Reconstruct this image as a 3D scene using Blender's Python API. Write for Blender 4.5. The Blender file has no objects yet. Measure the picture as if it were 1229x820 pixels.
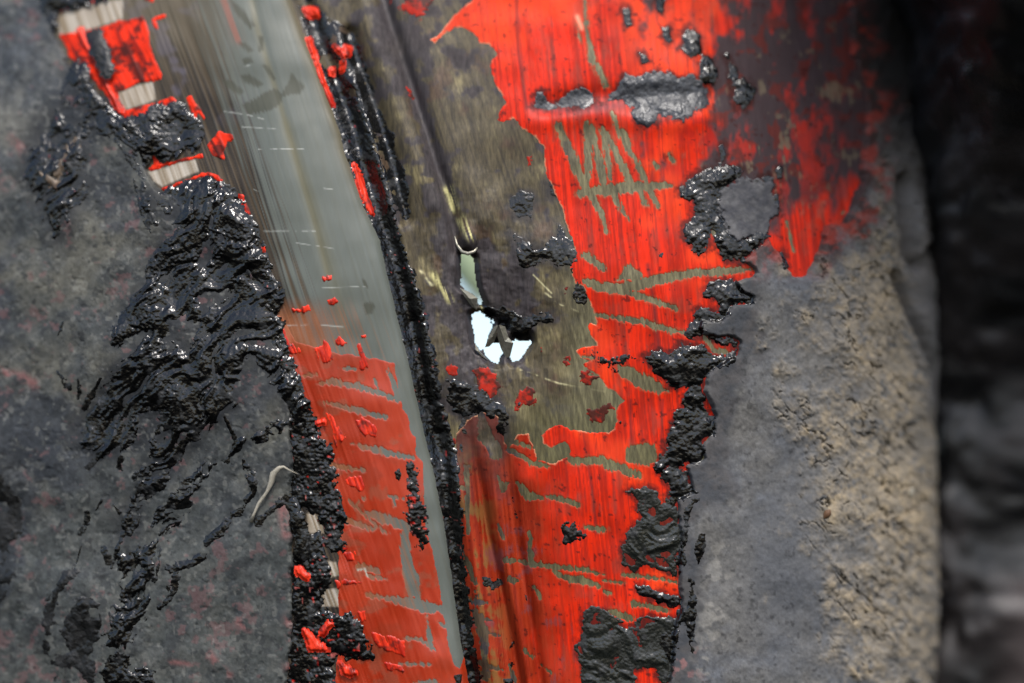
import bpy, math, random
import numpy as np
from mathutils import Matrix, Vector

# ------------------------------------------------------------------ camera, sky, sun, exposure
SC = bpy.context.scene
K = 0.00025                      # metres per surface unit (one unit = a quarter millimetre)
CX, CY = 614.5, 410.0
DIST = 2800.0                    # camera distance in surface units (0.70 m)
PITCH = math.radians(6.0)
TILT = Matrix.Rotation(PITCH, 4, 'X')

cam_d = bpy.data.cameras.new("camera")
cam = bpy.data.objects.new("camera", cam_d)
SC.collection.objects.link(cam)
cam_d.sensor_width = 36.0
cam_d.lens = 36.0 * DIST / 1229.0
cam_d.clip_start = 0.02
cam_d.clip_end = 200.0
cam.matrix_world = TILT @ Matrix.Translation((0, -DIST * K, 0)) @ Matrix.Rotation(math.pi / 2, 4, 'X')
cam_d.dof.use_dof = True
cam_d.dof.focus_distance = (DIST + 2) * K
cam_d.dof.aperture_fstop = 1.6
SC.camera = cam

SUN_EL, SUN_AZ = math.radians(54), math.atan2(0.2, -0.8)
world = bpy.data.worlds.new("World")
SC.world = world
world.use_nodes = True
wn = world.node_tree
bg = wn.nodes["Background"]
sky = wn.nodes.new("ShaderNodeTexSky")
sky.sky_type = 'NISHITA'
sky.sun_disc = False
sky.sun_elevation = SUN_EL
sky.sun_rotation = SUN_AZ
sky.air_density = 1.0
sky.dust_density = 2.0
sky.ozone_density = 0.2
wn.links.new(sky.outputs[0], bg.inputs[0])
bg.inputs[1].default_value = 0.085

sun_d = bpy.data.lights.new("sun", 'SUN')
sun_d.energy = 1.4
sun_d.angle = math.radians(16)
sun_d.color = (1.0, 0.965, 0.92)
sun = bpy.data.objects.new("sun", sun_d)
SC.collection.objects.link(sun)
to_sun = Vector((math.sin(SUN_AZ) * math.cos(SUN_EL), math.cos(SUN_AZ) * math.cos(SUN_EL), math.sin(SUN_EL)))
sun.rotation_euler = to_sun.to_track_quat('Z', 'Y').to_euler()

vs = SC.view_settings
vs.view_transform = 'Standard'
vs.look = 'None'
vs.gamma = 1.0
vs.exposure = 1.55
vs.use_curve_mapping = False

# ------------------------------------------------------------------ noise and shape fields
_rs = np.random.RandomState(11)
_TAB = _rs.rand(24, 256, 256).astype(np.float32) * 2 - 1


def vn(x, y, seed):
    t = _TAB[seed % 24]
    xi = np.floor(x).astype(np.int32); yi = np.floor(y).astype(np.int32)
    fx = (x - xi).astype(np.float32); fy = (y - yi).astype(np.float32)
    fx = fx * fx * (3 - 2 * fx); fy = fy * fy * (3 - 2 * fy)
    x0 = xi & 255; x1 = (xi + 1) & 255; y0 = yi & 255; y1 = (yi + 1) & 255
    a = t[y0, x0]; b = t[y0, x1]; c = t[y1, x0]; d = t[y1, x1]
    return a + (b - a) * fx + (c - a) * fy + (a - b - c + d) * fx * fy


def fbm(x, y, s, o=4, seed=0, gain=.55):
    r = 0; a = 1.0; n = 0
    for k in range(o):
        r = r + a * vn(x / s + 17.3 * k + seed * 3.7, y / s + 9.1 * k + seed * 5.3, seed + k)
        n += a; a *= gain; s *= .5
    return r / n * 1.6


def rot(x, y, ang, sx, sy):
    """coordinates along / across a direction (ang from the x axis, y down), for stretched noise"""
    c, s = math.cos(ang), math.sin(ang)
    return (x * c + y * s) / sx, (-x * s + y * c) / sy


def ss(a, b, v):
    t = np.clip((v - a) / (b - a), 0, 1)
    return t * t * (3 - 2 * t)


def dseg(x, y, p, q):
    dx, dy = q[0] - p[0], q[1] - p[1]
    L = dx * dx + dy * dy + 1e-9
    t = np.clip(((x - p[0]) * dx + (y - p[1]) * dy) / L, 0, 1)
    ex = x - p[0] - t * dx; ey = y - p[1] - t * dy
    return np.sqrt(ex * ex + ey * ey), t


def poly(x, y, pts):
    """signed distance to a polygon, positive inside"""
    d = np.full(x.shape, 1e9, np.float32)
    ins = np.zeros(x.shape, bool)
    n = len(pts)
    for i in range(n):
        p, q = pts[i], pts[(i + 1) % n]
        dx, dy = q[0] - p[0], q[1] - p[1]
        L = dx * dx + dy * dy + 1e-9
        ax = x - p[0]; ay = y - p[1]
        t = np.clip((ax * dx + ay * dy) / L, 0, 1)
        ex = ax - t * dx; ey = ay - t * dy
        d = np.minimum(d, ex * ex + ey * ey)
        if p[1] != q[1]:
            c = (p[1] > y) != (q[1] > y)
            ins ^= c & (ax < dx * ay / dy)
    d = np.sqrt(d)
    return np.where(ins, d, -d)


def lpoly(x, y, pts, m=14):
    """poly evaluated only round its bounding box; far outside is -m"""
    r = np.full(x.shape, -float(m), np.float32)
    xs = [p[0] for p in pts]; ys = [p[1] for p in pts]
    sel = (x > min(xs) - m) & (x < max(xs) + m) & (y > min(ys) - m) & (y < max(ys) + m)
    if sel.any():
        r[sel] = poly(x[sel], y[sel], pts)
    return r


def stroke(x, y, pts, ws, m=14):
    """signed distance to a tapered stroke"""
    if not hasattr(ws, '__len__'):
        ws = [ws] * len(pts)
    r = np.full(x.shape, -float(m), np.float32)
    M = m + max(ws)
    xs = [p[0] for p in pts]; ys = [p[1] for p in pts]
    sel = (x > min(xs) - M) & (x < max(xs) + M) & (y > min(ys) - M) & (y < max(ys) + M)
    if not sel.any():
        return r
    a, b = x[sel], y[sel]
    o = np.full(a.shape, -float(m), np.float32)
    for i in range(len(pts) - 1):
        d, t = dseg(a, b, pts[i], pts[i + 1])
        o = np.maximum(o, (ws[i] + (ws[i + 1] - ws[i]) * t) / 2 - d)
    r[sel] = o
    return r


def line(x, y, pts, w):
    """bell-shaped falloff round a polyline"""
    d = -stroke(x, y, pts, 0.0, m=int(w * 3) + 2)
    return np.exp(-(d / w) ** 2)


def C(r, g, b):
    f = lambda v: ((v / 255 + .055) / 1.055) ** 2.4 if v > 10 else v / 255 / 12.92
    return np.array([f(r), f(g), f(b)], np.float32)


def mix(a, b, t):
    t = np.clip(t, 0, 1)[..., None]
    return a * (1 - t) + b * t


# ------------------------------------------------------------------ the pipe's surface
STEP = 1.25
QN = int((1575 + 40) / STEP); VN = int((860 + 40) / STEP)
qv = np.linspace(-40, 1575, QN).astype(np.float32)
yv = np.linspace(-40, 860, VN).astype(np.float32)
XF, AX, BZ = 720.0, 428.0, 190.0          # where the wall starts to round off, half axes of the rounding
tq = np.clip((qv - XF) / AX, 0, None)
px_ = np.where(qv < XF, qv, XF + AX * np.sin(tq))
dp_ = np.where(qv < XF, 0.00033 * np.clip(430 - qv, 0, None) ** 2, BZ * (1 - np.cos(tq)))
nx_ = np.where(qv < XF, -2 * .00033 * np.clip(430 - qv, 0, None), BZ * np.sin(tq))
nd_ = np.where(qv < XF, -1.0, -AX * np.cos(tq))
ln_ = np.sqrt(nx_ ** 2 + nd_ ** 2); nx_ /= ln_; nd_ /= ln_
def lean(y): return .00026 * np.clip(480 - y, 0, None) ** 2


BX = np.repeat(px_[None, :], VN, 0).astype(np.float32)
BYY = np.repeat(yv[:, None], QN, 1).astype(np.float32)
BD = (dp_[None, :] + lean(yv)[:, None]).astype(np.float32)
NX = np.repeat(nx_[None, :], VN, 0).astype(np.float32)
ND = np.repeat(nd_[None, :], VN, 0).astype(np.float32)
QQ = np.repeat(qv[None, :], VN, 0)
# surface coordinates as the lens sees them: where each feature of the photograph sits on the wall
SX = CX + (BX - CX) * DIST / (DIST + BD)
SY = CY + (BYY - CY) * DIST / (DIST + BD)
back = np.repeat((tq > math.pi / 2)[None, :], VN, 0)
SX = np.where(back, SX.max() + (QQ - (XF + AX * math.pi / 2)), SX).astype(np.float32)

EDGE = [(-40, 340), (0, 351), (45, 367), (90, 386), (115, 395), (160, 411), (180, 415), (250, 440), (290, 459), (320, 465),
        (385, 480), (440, 494), (478, 502), (535, 515), (575, 525), (640, 537), (720, 548), (770, 555), (820, 565), (870, 572)]
GRV = [(-40, 372), (0, 378), (20, 388), (110, 424), (135, 432), (165, 442), (215, 455), (250, 465), (300, 478), (350, 497), (390, 505),
       (430, 514), (480, 522), (520, 533), (560, 545), (600, 546), (640, 549), (700, 555), (760, 561), (820, 571), (870, 578)]


def edge_x(y): return np.interp(y, [p[0] for p in EDGE], [p[1] for p in EDGE]).astype(np.float32)
def grv_x(y): return np.interp(y, [p[0] for p in GRV], [p[1] for p in GRV]).astype(np.float32)


def relief():
    x, y = SX, SY
    R = 3.5 * fbm(x, y, 95, 3, 2)
    R += -10 * np.exp(-((x - (edge_x(y) + grv_x(y)) / 2) / 11) ** 2)
    L = [([(420, 40), (432, 80), (452, 135), (470, 190), (487, 262)], 9, -10),
         ([(428, 100), (455, 190), (485, 290), (510, 390), (520, 470)], 8, 6),
         ([(455, -20), (470, 30), (490, 90), (510, 150), (525, 200), (540, 240), (548, 300)], 8, -8),
         ([(430, -20), (448, 50), (470, 110), (495, 175), (518, 245)], 13, 6),
         ([(500, -20), (520, 80), (545, 180), (575, 260)], 22, 5),
         ([(560, 505), (572, 560), (585, 640), (600, 700), (613, 760), (630, 850)], 6, -10),
         ([(545, 560), (562, 640), (575, 720), (590, 800), (596, 850)], 12, 8),
         ([(600, 520), (611, 580), (617, 640), (629, 700), (640, 760), (652, 850)], 8, -9),
         ([(588, 540), (603, 640), (622, 740), (640, 850)], 8, 6),
         ([(655, 128), (690, 121), (720, 114), (760, 118), (800, 110), (850, 112)], 13, -6),
         ([(640, 146), (700, 138), (740, 142), (790, 150), (840, 143)], 13, 4),
         ([(1068, 330), (1085, 370), (1100, 405), (1113, 440), (1117, 500), (1126, 522), (1138, 526)], 5, -20),
         ([(1076, 215), (1080, 270), (1087, 305), (1093, 320), (1102, 314), (1106, 300)], 6, -24),
         ([(1088, 250), (1094, 285), (1100, 300)], 9, 10)]
    for pts, w, a in L:
        g = ss(485, 620, y) if 490 < pts[0][1] < 570 else 1.0
        R += a * line(x, y, pts, w) * g
    R += -16 * np.exp(-((x - 592) / 52) ** 2 - ((y - 395) / 62) ** 2)
    # rolled lip above the slit
    e = ((x - 563) / 13) ** 2 + ((y - 283) / 24) ** 2
    R += np.where(e < 1, 9 * (1 - e), 0) * ss(255, 292, y)
    return R.astype(np.float32)


RB = relief()

COL = SC.collection


class Reg:
    def __init__(s, x0, x1, y0, y1):
        mid = SX[VN // 2]
        i = np.where((mid >= x0 - 30) & (mid <= x1 + 30))[0]
        j = np.where((yv >= y0 - 50) & (yv <= y1 + 50))[0]
        s.sl = (slice(j[0], j[-1] + 1), slice(i[0], i[-1] + 1))
        s.x = SX[s.sl]; s.y = SY[s.sl]
        s.z = np.zeros_like(s.x)


def sheet(name, reg, h, keep, mat, col, rgh, parent, cut=None):
    """a sheet of the wall's own surface raised by h; faces are kept where keep > 0"""
    sl = reg.sl
    H = h + RB[sl]
    X = BX[sl] + NX[sl] * H; D = BD[sl] + ND[sl] * H; Y = BYY[sl]
    r, c = X.shape
    k = keep > 0
    f = k[:-1, :-1] | k[1:, :-1] | k[:-1, 1:] | k[1:, 1:]
    if cut is not None:
        g = cut > 0
        f &= ~(g[:-1, :-1] | g[1:, :-1] | g[:-1, 1:] | g[1:, 1:])
    jj, ii = np.where(f)
    if len(jj) == 0:
        return None
    a = jj * c + ii
    quads = np.stack([a, a + c, a + c + 1, a + 1], 1)
    used = np.unique(quads)
    remap = np.full(r * c, -1, np.int64); remap[used] = np.arange(len(used))
    quads = remap[quads].astype(np.int32)
    co = np.stack([(X - CX) * K, D * K, (CY - Y) * K], -1).reshape(-1, 3)[used].astype(np.float32)
    me = bpy.data.meshes.new(name)
    me.vertices.add(len(co)); me.vertices.foreach_set("co", co.ravel())
    n = len(quads)
    me.loops.add(n * 4); me.loops.foreach_set("vertex_index", quads.ravel())
    me.polygons.add(n)
    me.polygons.foreach_set("loop_start", np.arange(0, n * 4, 4, dtype=np.int32))
    me.polygons.foreach_set("use_smooth", np.ones(n, bool))
    me.update(calc_edges=True)
    cc = np.ones((r * c, 4), np.float32)
    cc[:, :3] = np.broadcast_to(col, (r, c, 3)).reshape(-1, 3)
    at = me.attributes.new("col", 'FLOAT_COLOR', 'POINT'); at.data.foreach_set("color", np.clip(cc[used], 0, 1).ravel())
    rr = np.broadcast_to(np.asarray(rgh, np.float32), (r, c)).reshape(-1)[used]
    at = me.attributes.new("rgh", 'FLOAT', 'POINT'); at.data.foreach_set("value", np.ascontiguousarray(rr))
    me.materials.append(mat)
    o = bpy.data.objects.new(name, me)
    COL.objects.link(o)
    o.parent = parent
    return o


def solid(name, verts, faces, mat, parent=None, smooth=True):
    me = bpy.data.meshes.new(name)
    me.from_pydata([tuple(v) for v in verts], [], faces)
    me.polygons.foreach_set("use_smooth", np.full(len(me.polygons), smooth))
    me.materials.append(mat); me.update()
    o = bpy.data.objects.new(name, me)
    COL.objects.link(o)
    o.parent = parent
    return o


# ------------------------------------------------------------------ materials
def mat(name, metallic=0.0, spec=.5, grain=.15, gs=900, bump=.1, bs=1500, aniso=(1, 1, 1), ang=0.0, flat=None, rough=None, dist=.0004, granule=0):
    m = bpy.data.materials.new(name); m.use_nodes = True
    nt = m.node_tree; N = nt.nodes; L = nt.links
    p = N["Principled BSDF"]
    p.inputs["Metallic"].default_value = metallic
    p.inputs["Specular IOR Level"].default_value = spec
    tc = N.new("ShaderNodeTexCoord"); mp = N.new("ShaderNodeMapping")
    mp.inputs["Scale"].default_value = aniso
    mp.inputs["Rotation"].default_value = (0, ang, 0)
    L.new(tc.outputs["Object"], mp.inputs[0])
    n1 = N.new("ShaderNodeTexNoise"); n1.inputs["Scale"].default_value = gs; n1.inputs["Detail"].default_value = 5
    n1.inputs["Roughness"].default_value = .65
    L.new(mp.outputs[0], n1.inputs[0])
    mr = N.new("ShaderNodeMapRange")
    mr.inputs["From Min"].default_value = .3; mr.inputs["From Max"].default_value = .7
    mr.inputs["To Min"].default_value = 1 - grain; mr.inputs["To Max"].default_value = 1 + grain
    L.new(n1.outputs[0], mr.inputs[0])
    mx = N.new("ShaderNodeMix"); mx.data_type = 'RGBA'; mx.blend_type = 'MULTIPLY'
    mx.inputs[0].default_value = 1.0
    if flat is None:
        a = N.new("ShaderNodeAttribute"); a.attribute_name = "col"
        L.new(a.outputs["Color"], mx.inputs[6])
        b = N.new("ShaderNodeAttribute"); b.attribute_name = "rgh"
        L.new(b.outputs["Fac"], p.inputs["Roughness"])
    else:
        mx.inputs[6].default_value = (*flat, 1)
        p.inputs["Roughness"].default_value = rough
    L.new(mr.outputs[0], mx.inputs[7])
    L.new(mx.outputs[2], p.inputs["Base Color"])
    n2 = N.new("ShaderNodeTexNoise"); n2.inputs["Scale"].default_value = bs; n2.inputs["Detail"].default_value = 3
    L.new(mp.outputs[0], n2.inputs[0])
    bp = N.new("ShaderNodeBump"); bp.inputs["Strength"].default_value = bump; bp.inputs["Distance"].default_value = dist
    L.new(n2.outputs[0], bp.inputs["Height"])
    if granule:
        vo = N.new("ShaderNodeTexVoronoi"); vo.inputs["Scale"].default_value = granule
        L.new(mp.outputs[0], vo.inputs[0])
        b2 = N.new("ShaderNodeBump"); b2.invert = True
        b2.inputs["Strength"].default_value = .3; b2.inputs["Distance"].default_value = .0004
        L.new(vo.outputs["Distance"], b2.inputs["Height"]); L.new(bp.outputs[0], b2.inputs["Normal"])
        L.new(b2.outputs[0], p.inputs["Normal"])
    else:
        L.new(bp.outputs[0], p.inputs["Normal"])
    return m


SA = math.radians(16)            # lean of the drawing marks in the steel
M_steel = mat("scraped_steel", .1, .35, .5, 1100, .3, 1500, (1, 1, .15), SA)
M_strip = mat("drawn_steel", .0, .35, .035, 900, .04, 1500, (1, 1, .05), SA)
M_film = mat("primer_film", 0, .5, .06, 600, .05, 900, (1, 1, .1), SA)
M_red = mat("red_primer", 0, .12, .12, 700, .1, 900, (1, 1, .05), .05)
M_chip = mat("red_chip", 0, .3, .1, 900, .5, 1200, (1, 1, .3), SA)
M_tar = mat("tar", 0, .5, .3, 900, .1, 2400, granule=1000)
M_pitch = mat("pitch", 0, .5, .3, 900, .35, 1300)
M_coat = mat("weathered_coating", 0, .25, .2, 900, .14, 1800)
M_dirt = mat("dusty_coating", 0, .2, .16, 1000, .16, 2000)

pipe = bpy.data.objects.new("coated_pipe", None)
COL.objects.link(pipe)
pipe.empty_display_size = .05
pipe.rotation_euler = (PITCH, 0, 0)
pipe["label"] = "scraped dented pipe with red primer, torn tar coating and a ragged hole"
pipe["category"] = "pipe"


def tag(o, label, cat=None, group=None, kind=None):
    o["label"] = label
    if cat: o["category"] = cat
    if group: o["group"] = group
    if kind: o["kind"] = kind
    return o


# ------------------------------------------------------------------ traced outlines
HOLES = [
    [(566, 378), (572, 375), (580, 374), (588, 379), (592, 387), (589, 395), (585, 402), (583, 412), (582, 418), (576, 420), (571, 412), (569, 400)],
    [(580, 417), (590, 411), (600, 414), (603, 424), (598, 430), (597, 436), (590, 434), (584, 427)],
    [(613, 413), (619, 405), (628, 406), (635, 403), (637, 411), (632, 420), (625, 430), (615, 434), (611, 425)],
    [(554, 306), (560, 303), (568, 310), (569, 326), (572, 345), (579, 366), (575, 364), (570, 354), (560, 348), (553, 342)],
    [(600, 387), (605, 386), (606, 390), (601, 390)]]

COAT_L = [(56, -60), (60, 0), (66, 20), (64, 35), (70, 46), (80, 56), (86, 78), (92, 95), (112, 114), (130, 135), (150, 150), (170, 172), (178, 196),
          (182, 215), (198, 230), (228, 238), (255, 250), (278, 282), (300, 318), (318, 352), (322, 380), (335, 420), (345, 460), (352, 520), (352, 560),
          (350, 600), (352, 640), (352, 680), (353, 740), (350, 780), (346, 820), (346, 900), (-90, 900), (-90, -60)]

COAT_R = [(1012, -60), (1020, 60), (1037, 130), (1032, 220), (1008, 268), (990, 272), (984, 295), (966, 331), (948, 333), (935, 304), (920, 290), (908, 298), (892, 314),
          (900, 321), (907, 328), (903, 333), (880, 337), (885, 350), (902, 357), (900, 365), (880, 365), (872, 376), (866, 386), (842, 384), (836, 393),
          (842, 402), (860, 405), (880, 407), (886, 412), (882, 425), (870, 430), (858, 440), (850, 452), (843, 470), (850, 480), (858, 500), (855, 520),
          (842, 535), (845, 550), (825, 560), (830, 590), (815, 600), (812, 615), (815, 640), (814, 670), (815, 700), (819, 722), (815, 735), (806, 760),
          (804, 800), (803, 830), (800, 900), (1700, 900), (1700, -60)]
COAT_I = [(882, 212), (905, 213), (925, 222), (931, 245), (928, 255), (921, 262), (916, 272), (911, 284), (900, 280), (894, 288), (886, 285), (878, 277), (870, 265),
          (865, 245), (868, 232)]

RED_R = [(560, -60), (568, 0), (562, 5), (554, 12), (545, 20), (540, 25), (535, 32), (528, 42), (517, 48), (522, 53), (529, 46), (537, 38), (546, 33), (556, 33), (566, 38),
         (574, 45), (577, 52), (587, 52), (595, 60), (597, 66), (592, 72), (589, 80), (590, 90), (593, 96), (596, 103), (603, 112), (607, 123), (604, 130), (598, 138),
         (597, 145), (605, 147), (615, 143), (623, 146), (627, 155), (643, 164), (653, 178), (654, 200), (657, 212), (660, 220), (670, 238), (675, 250), (678, 262),
         (686, 285), (691, 305), (684, 322), (690, 340), (700, 343), (708, 362), (713, 375), (717, 390), (709, 388), (706, 392), (709, 402), (717, 415), (708, 416),
         (698, 418), (692, 422), (697, 430), (711, 433), (697, 437), (709, 443), (719, 451), (725, 460), (729, 467), (739, 470), (750, 481), (743, 487), (739, 493), (741, 505), (738, 515), (731, 521), (709, 519),
         (686, 516), (672, 510), (659, 514), (650, 523), (652, 533), (660, 537), (668, 534), (678, 529), (684, 537), (684, 548), (666, 556), (645, 552), (641, 537), (634, 521),
         (622, 521), (617, 528), (611, 540), (605, 530), (600, 505), (590, 492), (575, 498), (560, 505), (548, 520), (546, 560), (548, 600), (550, 640), (556, 700), (562, 760), (572, 820),
         (580, 900), (830, 900), (830, 700), (835, 560), (870, 480), (900, 420), (935, 330), (965, 340), (990, 300), (1012, 285), (1050, 200), (1050, -60)]
RED_BITS = [
    [(480, -20), (485, 2), (480, 8), (492, 17), (500, 23), (506, 24), (509, 14), (518, 4), (520, -20)],
    [(464, -12), (473, -12), (472, 7), (466, 6)],
    [(488, 104), (492, 105), (495, 118), (489, 115)],
    [(632, 188), (637, 187), (638, 196), (634, 199)],
    [(676, 346), (682, 345), (684, 350), (678, 353)],
    [(535, 440), (541, 437), (548, 442), (545, 449), (538, 448)],
    [(566, 445), (576, 440), (588, 443), (596, 452), (602, 464), (592, 478), (578, 470), (570, 458)],
    [(618, 480), (625, 470), (633, 464), (642, 470), (645, 482), (637, 492), (628, 486), (620, 492)],
    [(647, 415), (652, 416), (653, 424), (648, 425)],
    [(676, 433), (683, 431), (684, 438), (678, 441)],
    [(692, 451), (698, 446), (711, 448), (717, 452), (706, 462), (698, 458)],
    [(703, 498), (708, 490), (720, 489), (730, 486), (737, 489), (728, 495), (722, 506), (712, 505)],
    [(540, 528), (546, 520), (549, 532), (545, 537)],
]
RED_L = [
    [(72, 42), (95, 40), (122, 33), (150, 25), (175, 20), (182, 40), (184, 62), (195, 90), (196, 96), (165, 102), (146, 110), (142, 120), (150, 134), (180, 125), (205, 117), (213, 118), (218, 128),
     (224, 137), (206, 131), (190, 137), (170, 141), (155, 144), (145, 136), (138, 128), (128, 112), (115, 100), (100, 82), (86, 70), (78, 55)],
    [(182, 24), (200, 16), (202, 21), (190, 26), (194, 37), (188, 36)],
    [(84, 0), (92, -6), (128, -6), (130, 2), (108, 6), (80, 13), (68, 16), (70, 12)],
    [(174, -5), (188, -5), (186, 3), (176, 2)],
    [(178, 202), (190, 197), (210, 193), (232, 187), (245, 182), (246, 190), (230, 193), (210, 197), (192, 203), (180, 207)],
    [(195, 226), (215, 219), (235, 211), (250, 206), (262, 210), (270, 216), (266, 220), (255, 213), (240, 214), (220, 221), (198, 229)],
    [(248, 176), (256, 166), (264, 158), (278, 162), (282, 168), (272, 170), (270, 182), (272, 194), (265, 192), (256, 186)],
    [(284, 234), (292, 233), (297, 244), (303, 258), (299, 262), (292, 252), (286, 243)],
    [(261, 270), (268, 270), (270, 280), (272, 290), (268, 291), (263, 280)],
    [(290, 290), (298, 287), (299, 296), (292, 297)],
    [(315, 298), (319, 296), (320, 304), (315, 304)],
    [(321, 350), (330, 349), (335, 357), (334, 366), (327, 373), (321, 372), (325, 362)],
    [(224, 118), (230, 114), (236, 122), (248, 142), (245, 145), (238, 136), (236, 146), (230, 148), (228, 132)],
    [(178, 180), (182, 180), (190, 193), (196, 204), (190, 204), (184, 193)],
]
SCR_R = [  # tapered marks where the red is scraped to the metal
    ([(701, -10), (704, 30), (707, 50), (711, 70), (728, 103)], [4, 5, 6, 10, 6]),
    ([(670, 152), (690, 195), (706, 230)], [11, 12, 11]), ([(704, 150), (706, 190), (704, 225)], [9, 10, 9]), ([(708, 152), (720, 195), (726, 232)], [8, 9, 9]),
    ([(723, 155), (731, 195), (733, 214)], [7, 8, 3]), ([(728, 160), (745, 195), (760, 226)], [7, 9, 10]), ([(735, 136), (740, 152), (755, 180), (778, 222)], [5, 5, 7, 8]),
    ([(695, 232), (725, 228), (760, 225), (785, 223), (807, 223)], [9, 14, 12, 11, 4]), ([(712, 238), (722, 258), (728, 278)], [9, 7, 3]), ([(737, 236), (746, 252), (755, 264)], [8, 6, 2]),
    ([(768, 228), (776, 247)], [8, 5]), ([(780, 228), (790, 248)], [7, 4]), ([(749, 160), (756, 174)], [6, 8]), ([(786, 196), (790, 201)], [5, 6]), ([(803, 185), (808, 194)], [4, 5]),
    ([(703, 307), (724, 322)], [10, 7]), ([(702, 338), (722, 345), (750, 346), (790, 336), (830, 328), (880, 325), (903, 323)], [9, 12, 13, 12, 10, 8, 4]),
    ([(742, 337), (755, 325), (762, 332)], [6, 14, 16]), ([(720, 346), (760, 353), (812, 371)], [9, 7, 6]), ([(716, 378), (770, 386), (790, 393), (827, 401)], [5, 7, 7, 4]),
    ([(688, 427), (712, 430)], [2, 3]), ([(685, 553), (720, 553), (745, 562), (767, 571)], [9, 11, 12, 8]), ([(621, 580), (634, 595), (650, 598)], [4, 12, 6]),
    ([(655, 595), (675, 600), (693, 606)], [4, 6, 6]), ([(704, 633), (727, 636)], [7, 6]), ([(606, 672), (640, 678), (700, 684), (725, 690)], [7, 6, 6, 2]),
    ([(664, 686), (678, 694), (700, 697), (720, 704)], [3, 9, 10, 5]), ([(748, 690), (780, 693), (812, 699)], [4, 5, 3]), ([(635, 640), (637, 672)], [5, 8]), ([(724, 697), (750, 700)], [3, 3]),
    ([(734, 735), (757, 742)], [9, 8]), ([(650, 800), (662, 808)], [3, 3]), ([(760, 725), (775, 727), (800, 733)], [6, 6, 8]), ([(726, 711), (733, 712)], [5, 4]), ([(641, 705), (648, 718)], [4, 5]),
    ([(598, 572), (604, 588), (610, 580)], [4, 8, 4]), ([(597, 630), (604, 645)], [3, 5]), ([(612, 696), (624, 698)], [10, 3]), ([(610, 540), (640, 556), (660, 560)], [5, 6, 4]), ([(613, 530), (640, 538)], [4, 6]),
    ([(577, 500), (584, 525), (596, 545)], [10, 18, 16]), ([(556, 660), (562, 680), (570, 700), (572, 715)], [3, 8, 5, 3]), ([(567, 722), (584, 723)], [6, 3]), ([(570, 735), (580, 760), (582, 790), (583, 812)], [9, 12, 9, 10]),
    ([(575, 740), (591, 745)], [8, 2]), ([(576, 755), (598, 763)], [6, 2]), ([(575, 795), (602, 804)], [9, 3]), ([(543, 577), (550, 585), (562, 586)], [4, 5, 4]), ([(612, 800), (618, 818)], [4, 6]),
    ([(628, 780), (638, 790)], [5, 3]), ([(560, 560), (562, 640)], [6, 4]), ([(802, 525 + 46), (806, 580)], [4, 4]), ([(692, 28), (698, 52)], [0, 0]),
    ([(846, 405), (856, 420), (870, 423)], [6, 6, 5]), ([(856, 280), (872, 288)], [6, 8]), ([(944, 268), (952, 300)], [3, 4]),
]
SCR_RP = [[(742, 438), (755, 440), (775, 450), (795, 462), (803, 470), (790, 473), (770, 467), (750, 455), (740, 448)],
          [(750, 543), (758, 535), (775, 532), (785, 535), (790, 548), (783, 558), (768, 558), (752, 555)]]
RED_S = [(325, 376), (340, 380), (356, 410), (366, 412), (385, 418), (405, 425), (420, 425), (447, 430), (474, 435), (475, 445), (477, 460), (480, 475), (484, 490), (491, 500), (492, 515),
         (499, 525), (500, 545), (506, 553), (509, 565), (510, 590), (509, 620), (512, 640), (519, 660), (525, 685), (527, 700), (530, 716), (531, 733), (534, 745), (537, 762), (541, 782), (545, 796), (552, 802),
         (557, 790), (560, 770), (563, 800), (568, 830), (572, 900), (400, 900), (408, 700), (402, 590), (390, 545), (368, 490), (354, 450), (340, 420)]
SCR_S = [
    ([(381, 461), (400, 458), (433, 465), (459, 472), (478, 479)], [2, 7, 8, 6, 8]), ([(362, 451), (381, 450)], [2, 3]), ([(392, 483), (420, 490), (464, 501)], [4, 7, 5]), ([(423, 532), (450, 539), (480, 546), (496, 549)], [3, 8, 7, 4]),
    ([(400, 559), (437, 564)], [8, 5]), ([(420, 601), (441, 621), (466, 640)], [3, 4, 3]), ([(442, 615), (464, 622), (490, 632)], [8, 12, 10]), ([(418, 625), (449, 634)], [7, 6]), ([(468, 595), (484, 598)], [4, 3]),
    ([(473, 597), (475, 606)], [4, 2]), ([(464, 432), (470, 455), (478, 476)], [2, 5, 5]), ([(450, 455), (455, 470)], [1.5, 1.5]), ([(486, 640), (490, 680), (496, 709)], [10, 15, 12]), ([(500, 690), (504, 716)], [5, 6]),
    ([(442, 713), (468, 717), (488, 721), (509, 727), (532, 731)], [6, 7, 13, 15, 8]), ([(513, 738), (518, 777)], [4, 4]), ([(486, 764), (505, 766), (521, 778)], [2, 4, 4]), ([(480, 795), (519, 796)], [2, 3]),
    ([(433, 680), (453, 684)], [10, 7]), ([(440, 690), (464, 694)], [5, 2]), ([(500, 818), (522, 816)], [3, 6]), ([(410, 442), (428, 443)], [3, 4]), ([(525, 745), (536, 752)], [2, 4]), ([(430, 602), (428, 608)], [4, 4]), ([(437, 597), (438, 600)], [4, 4])]
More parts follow.
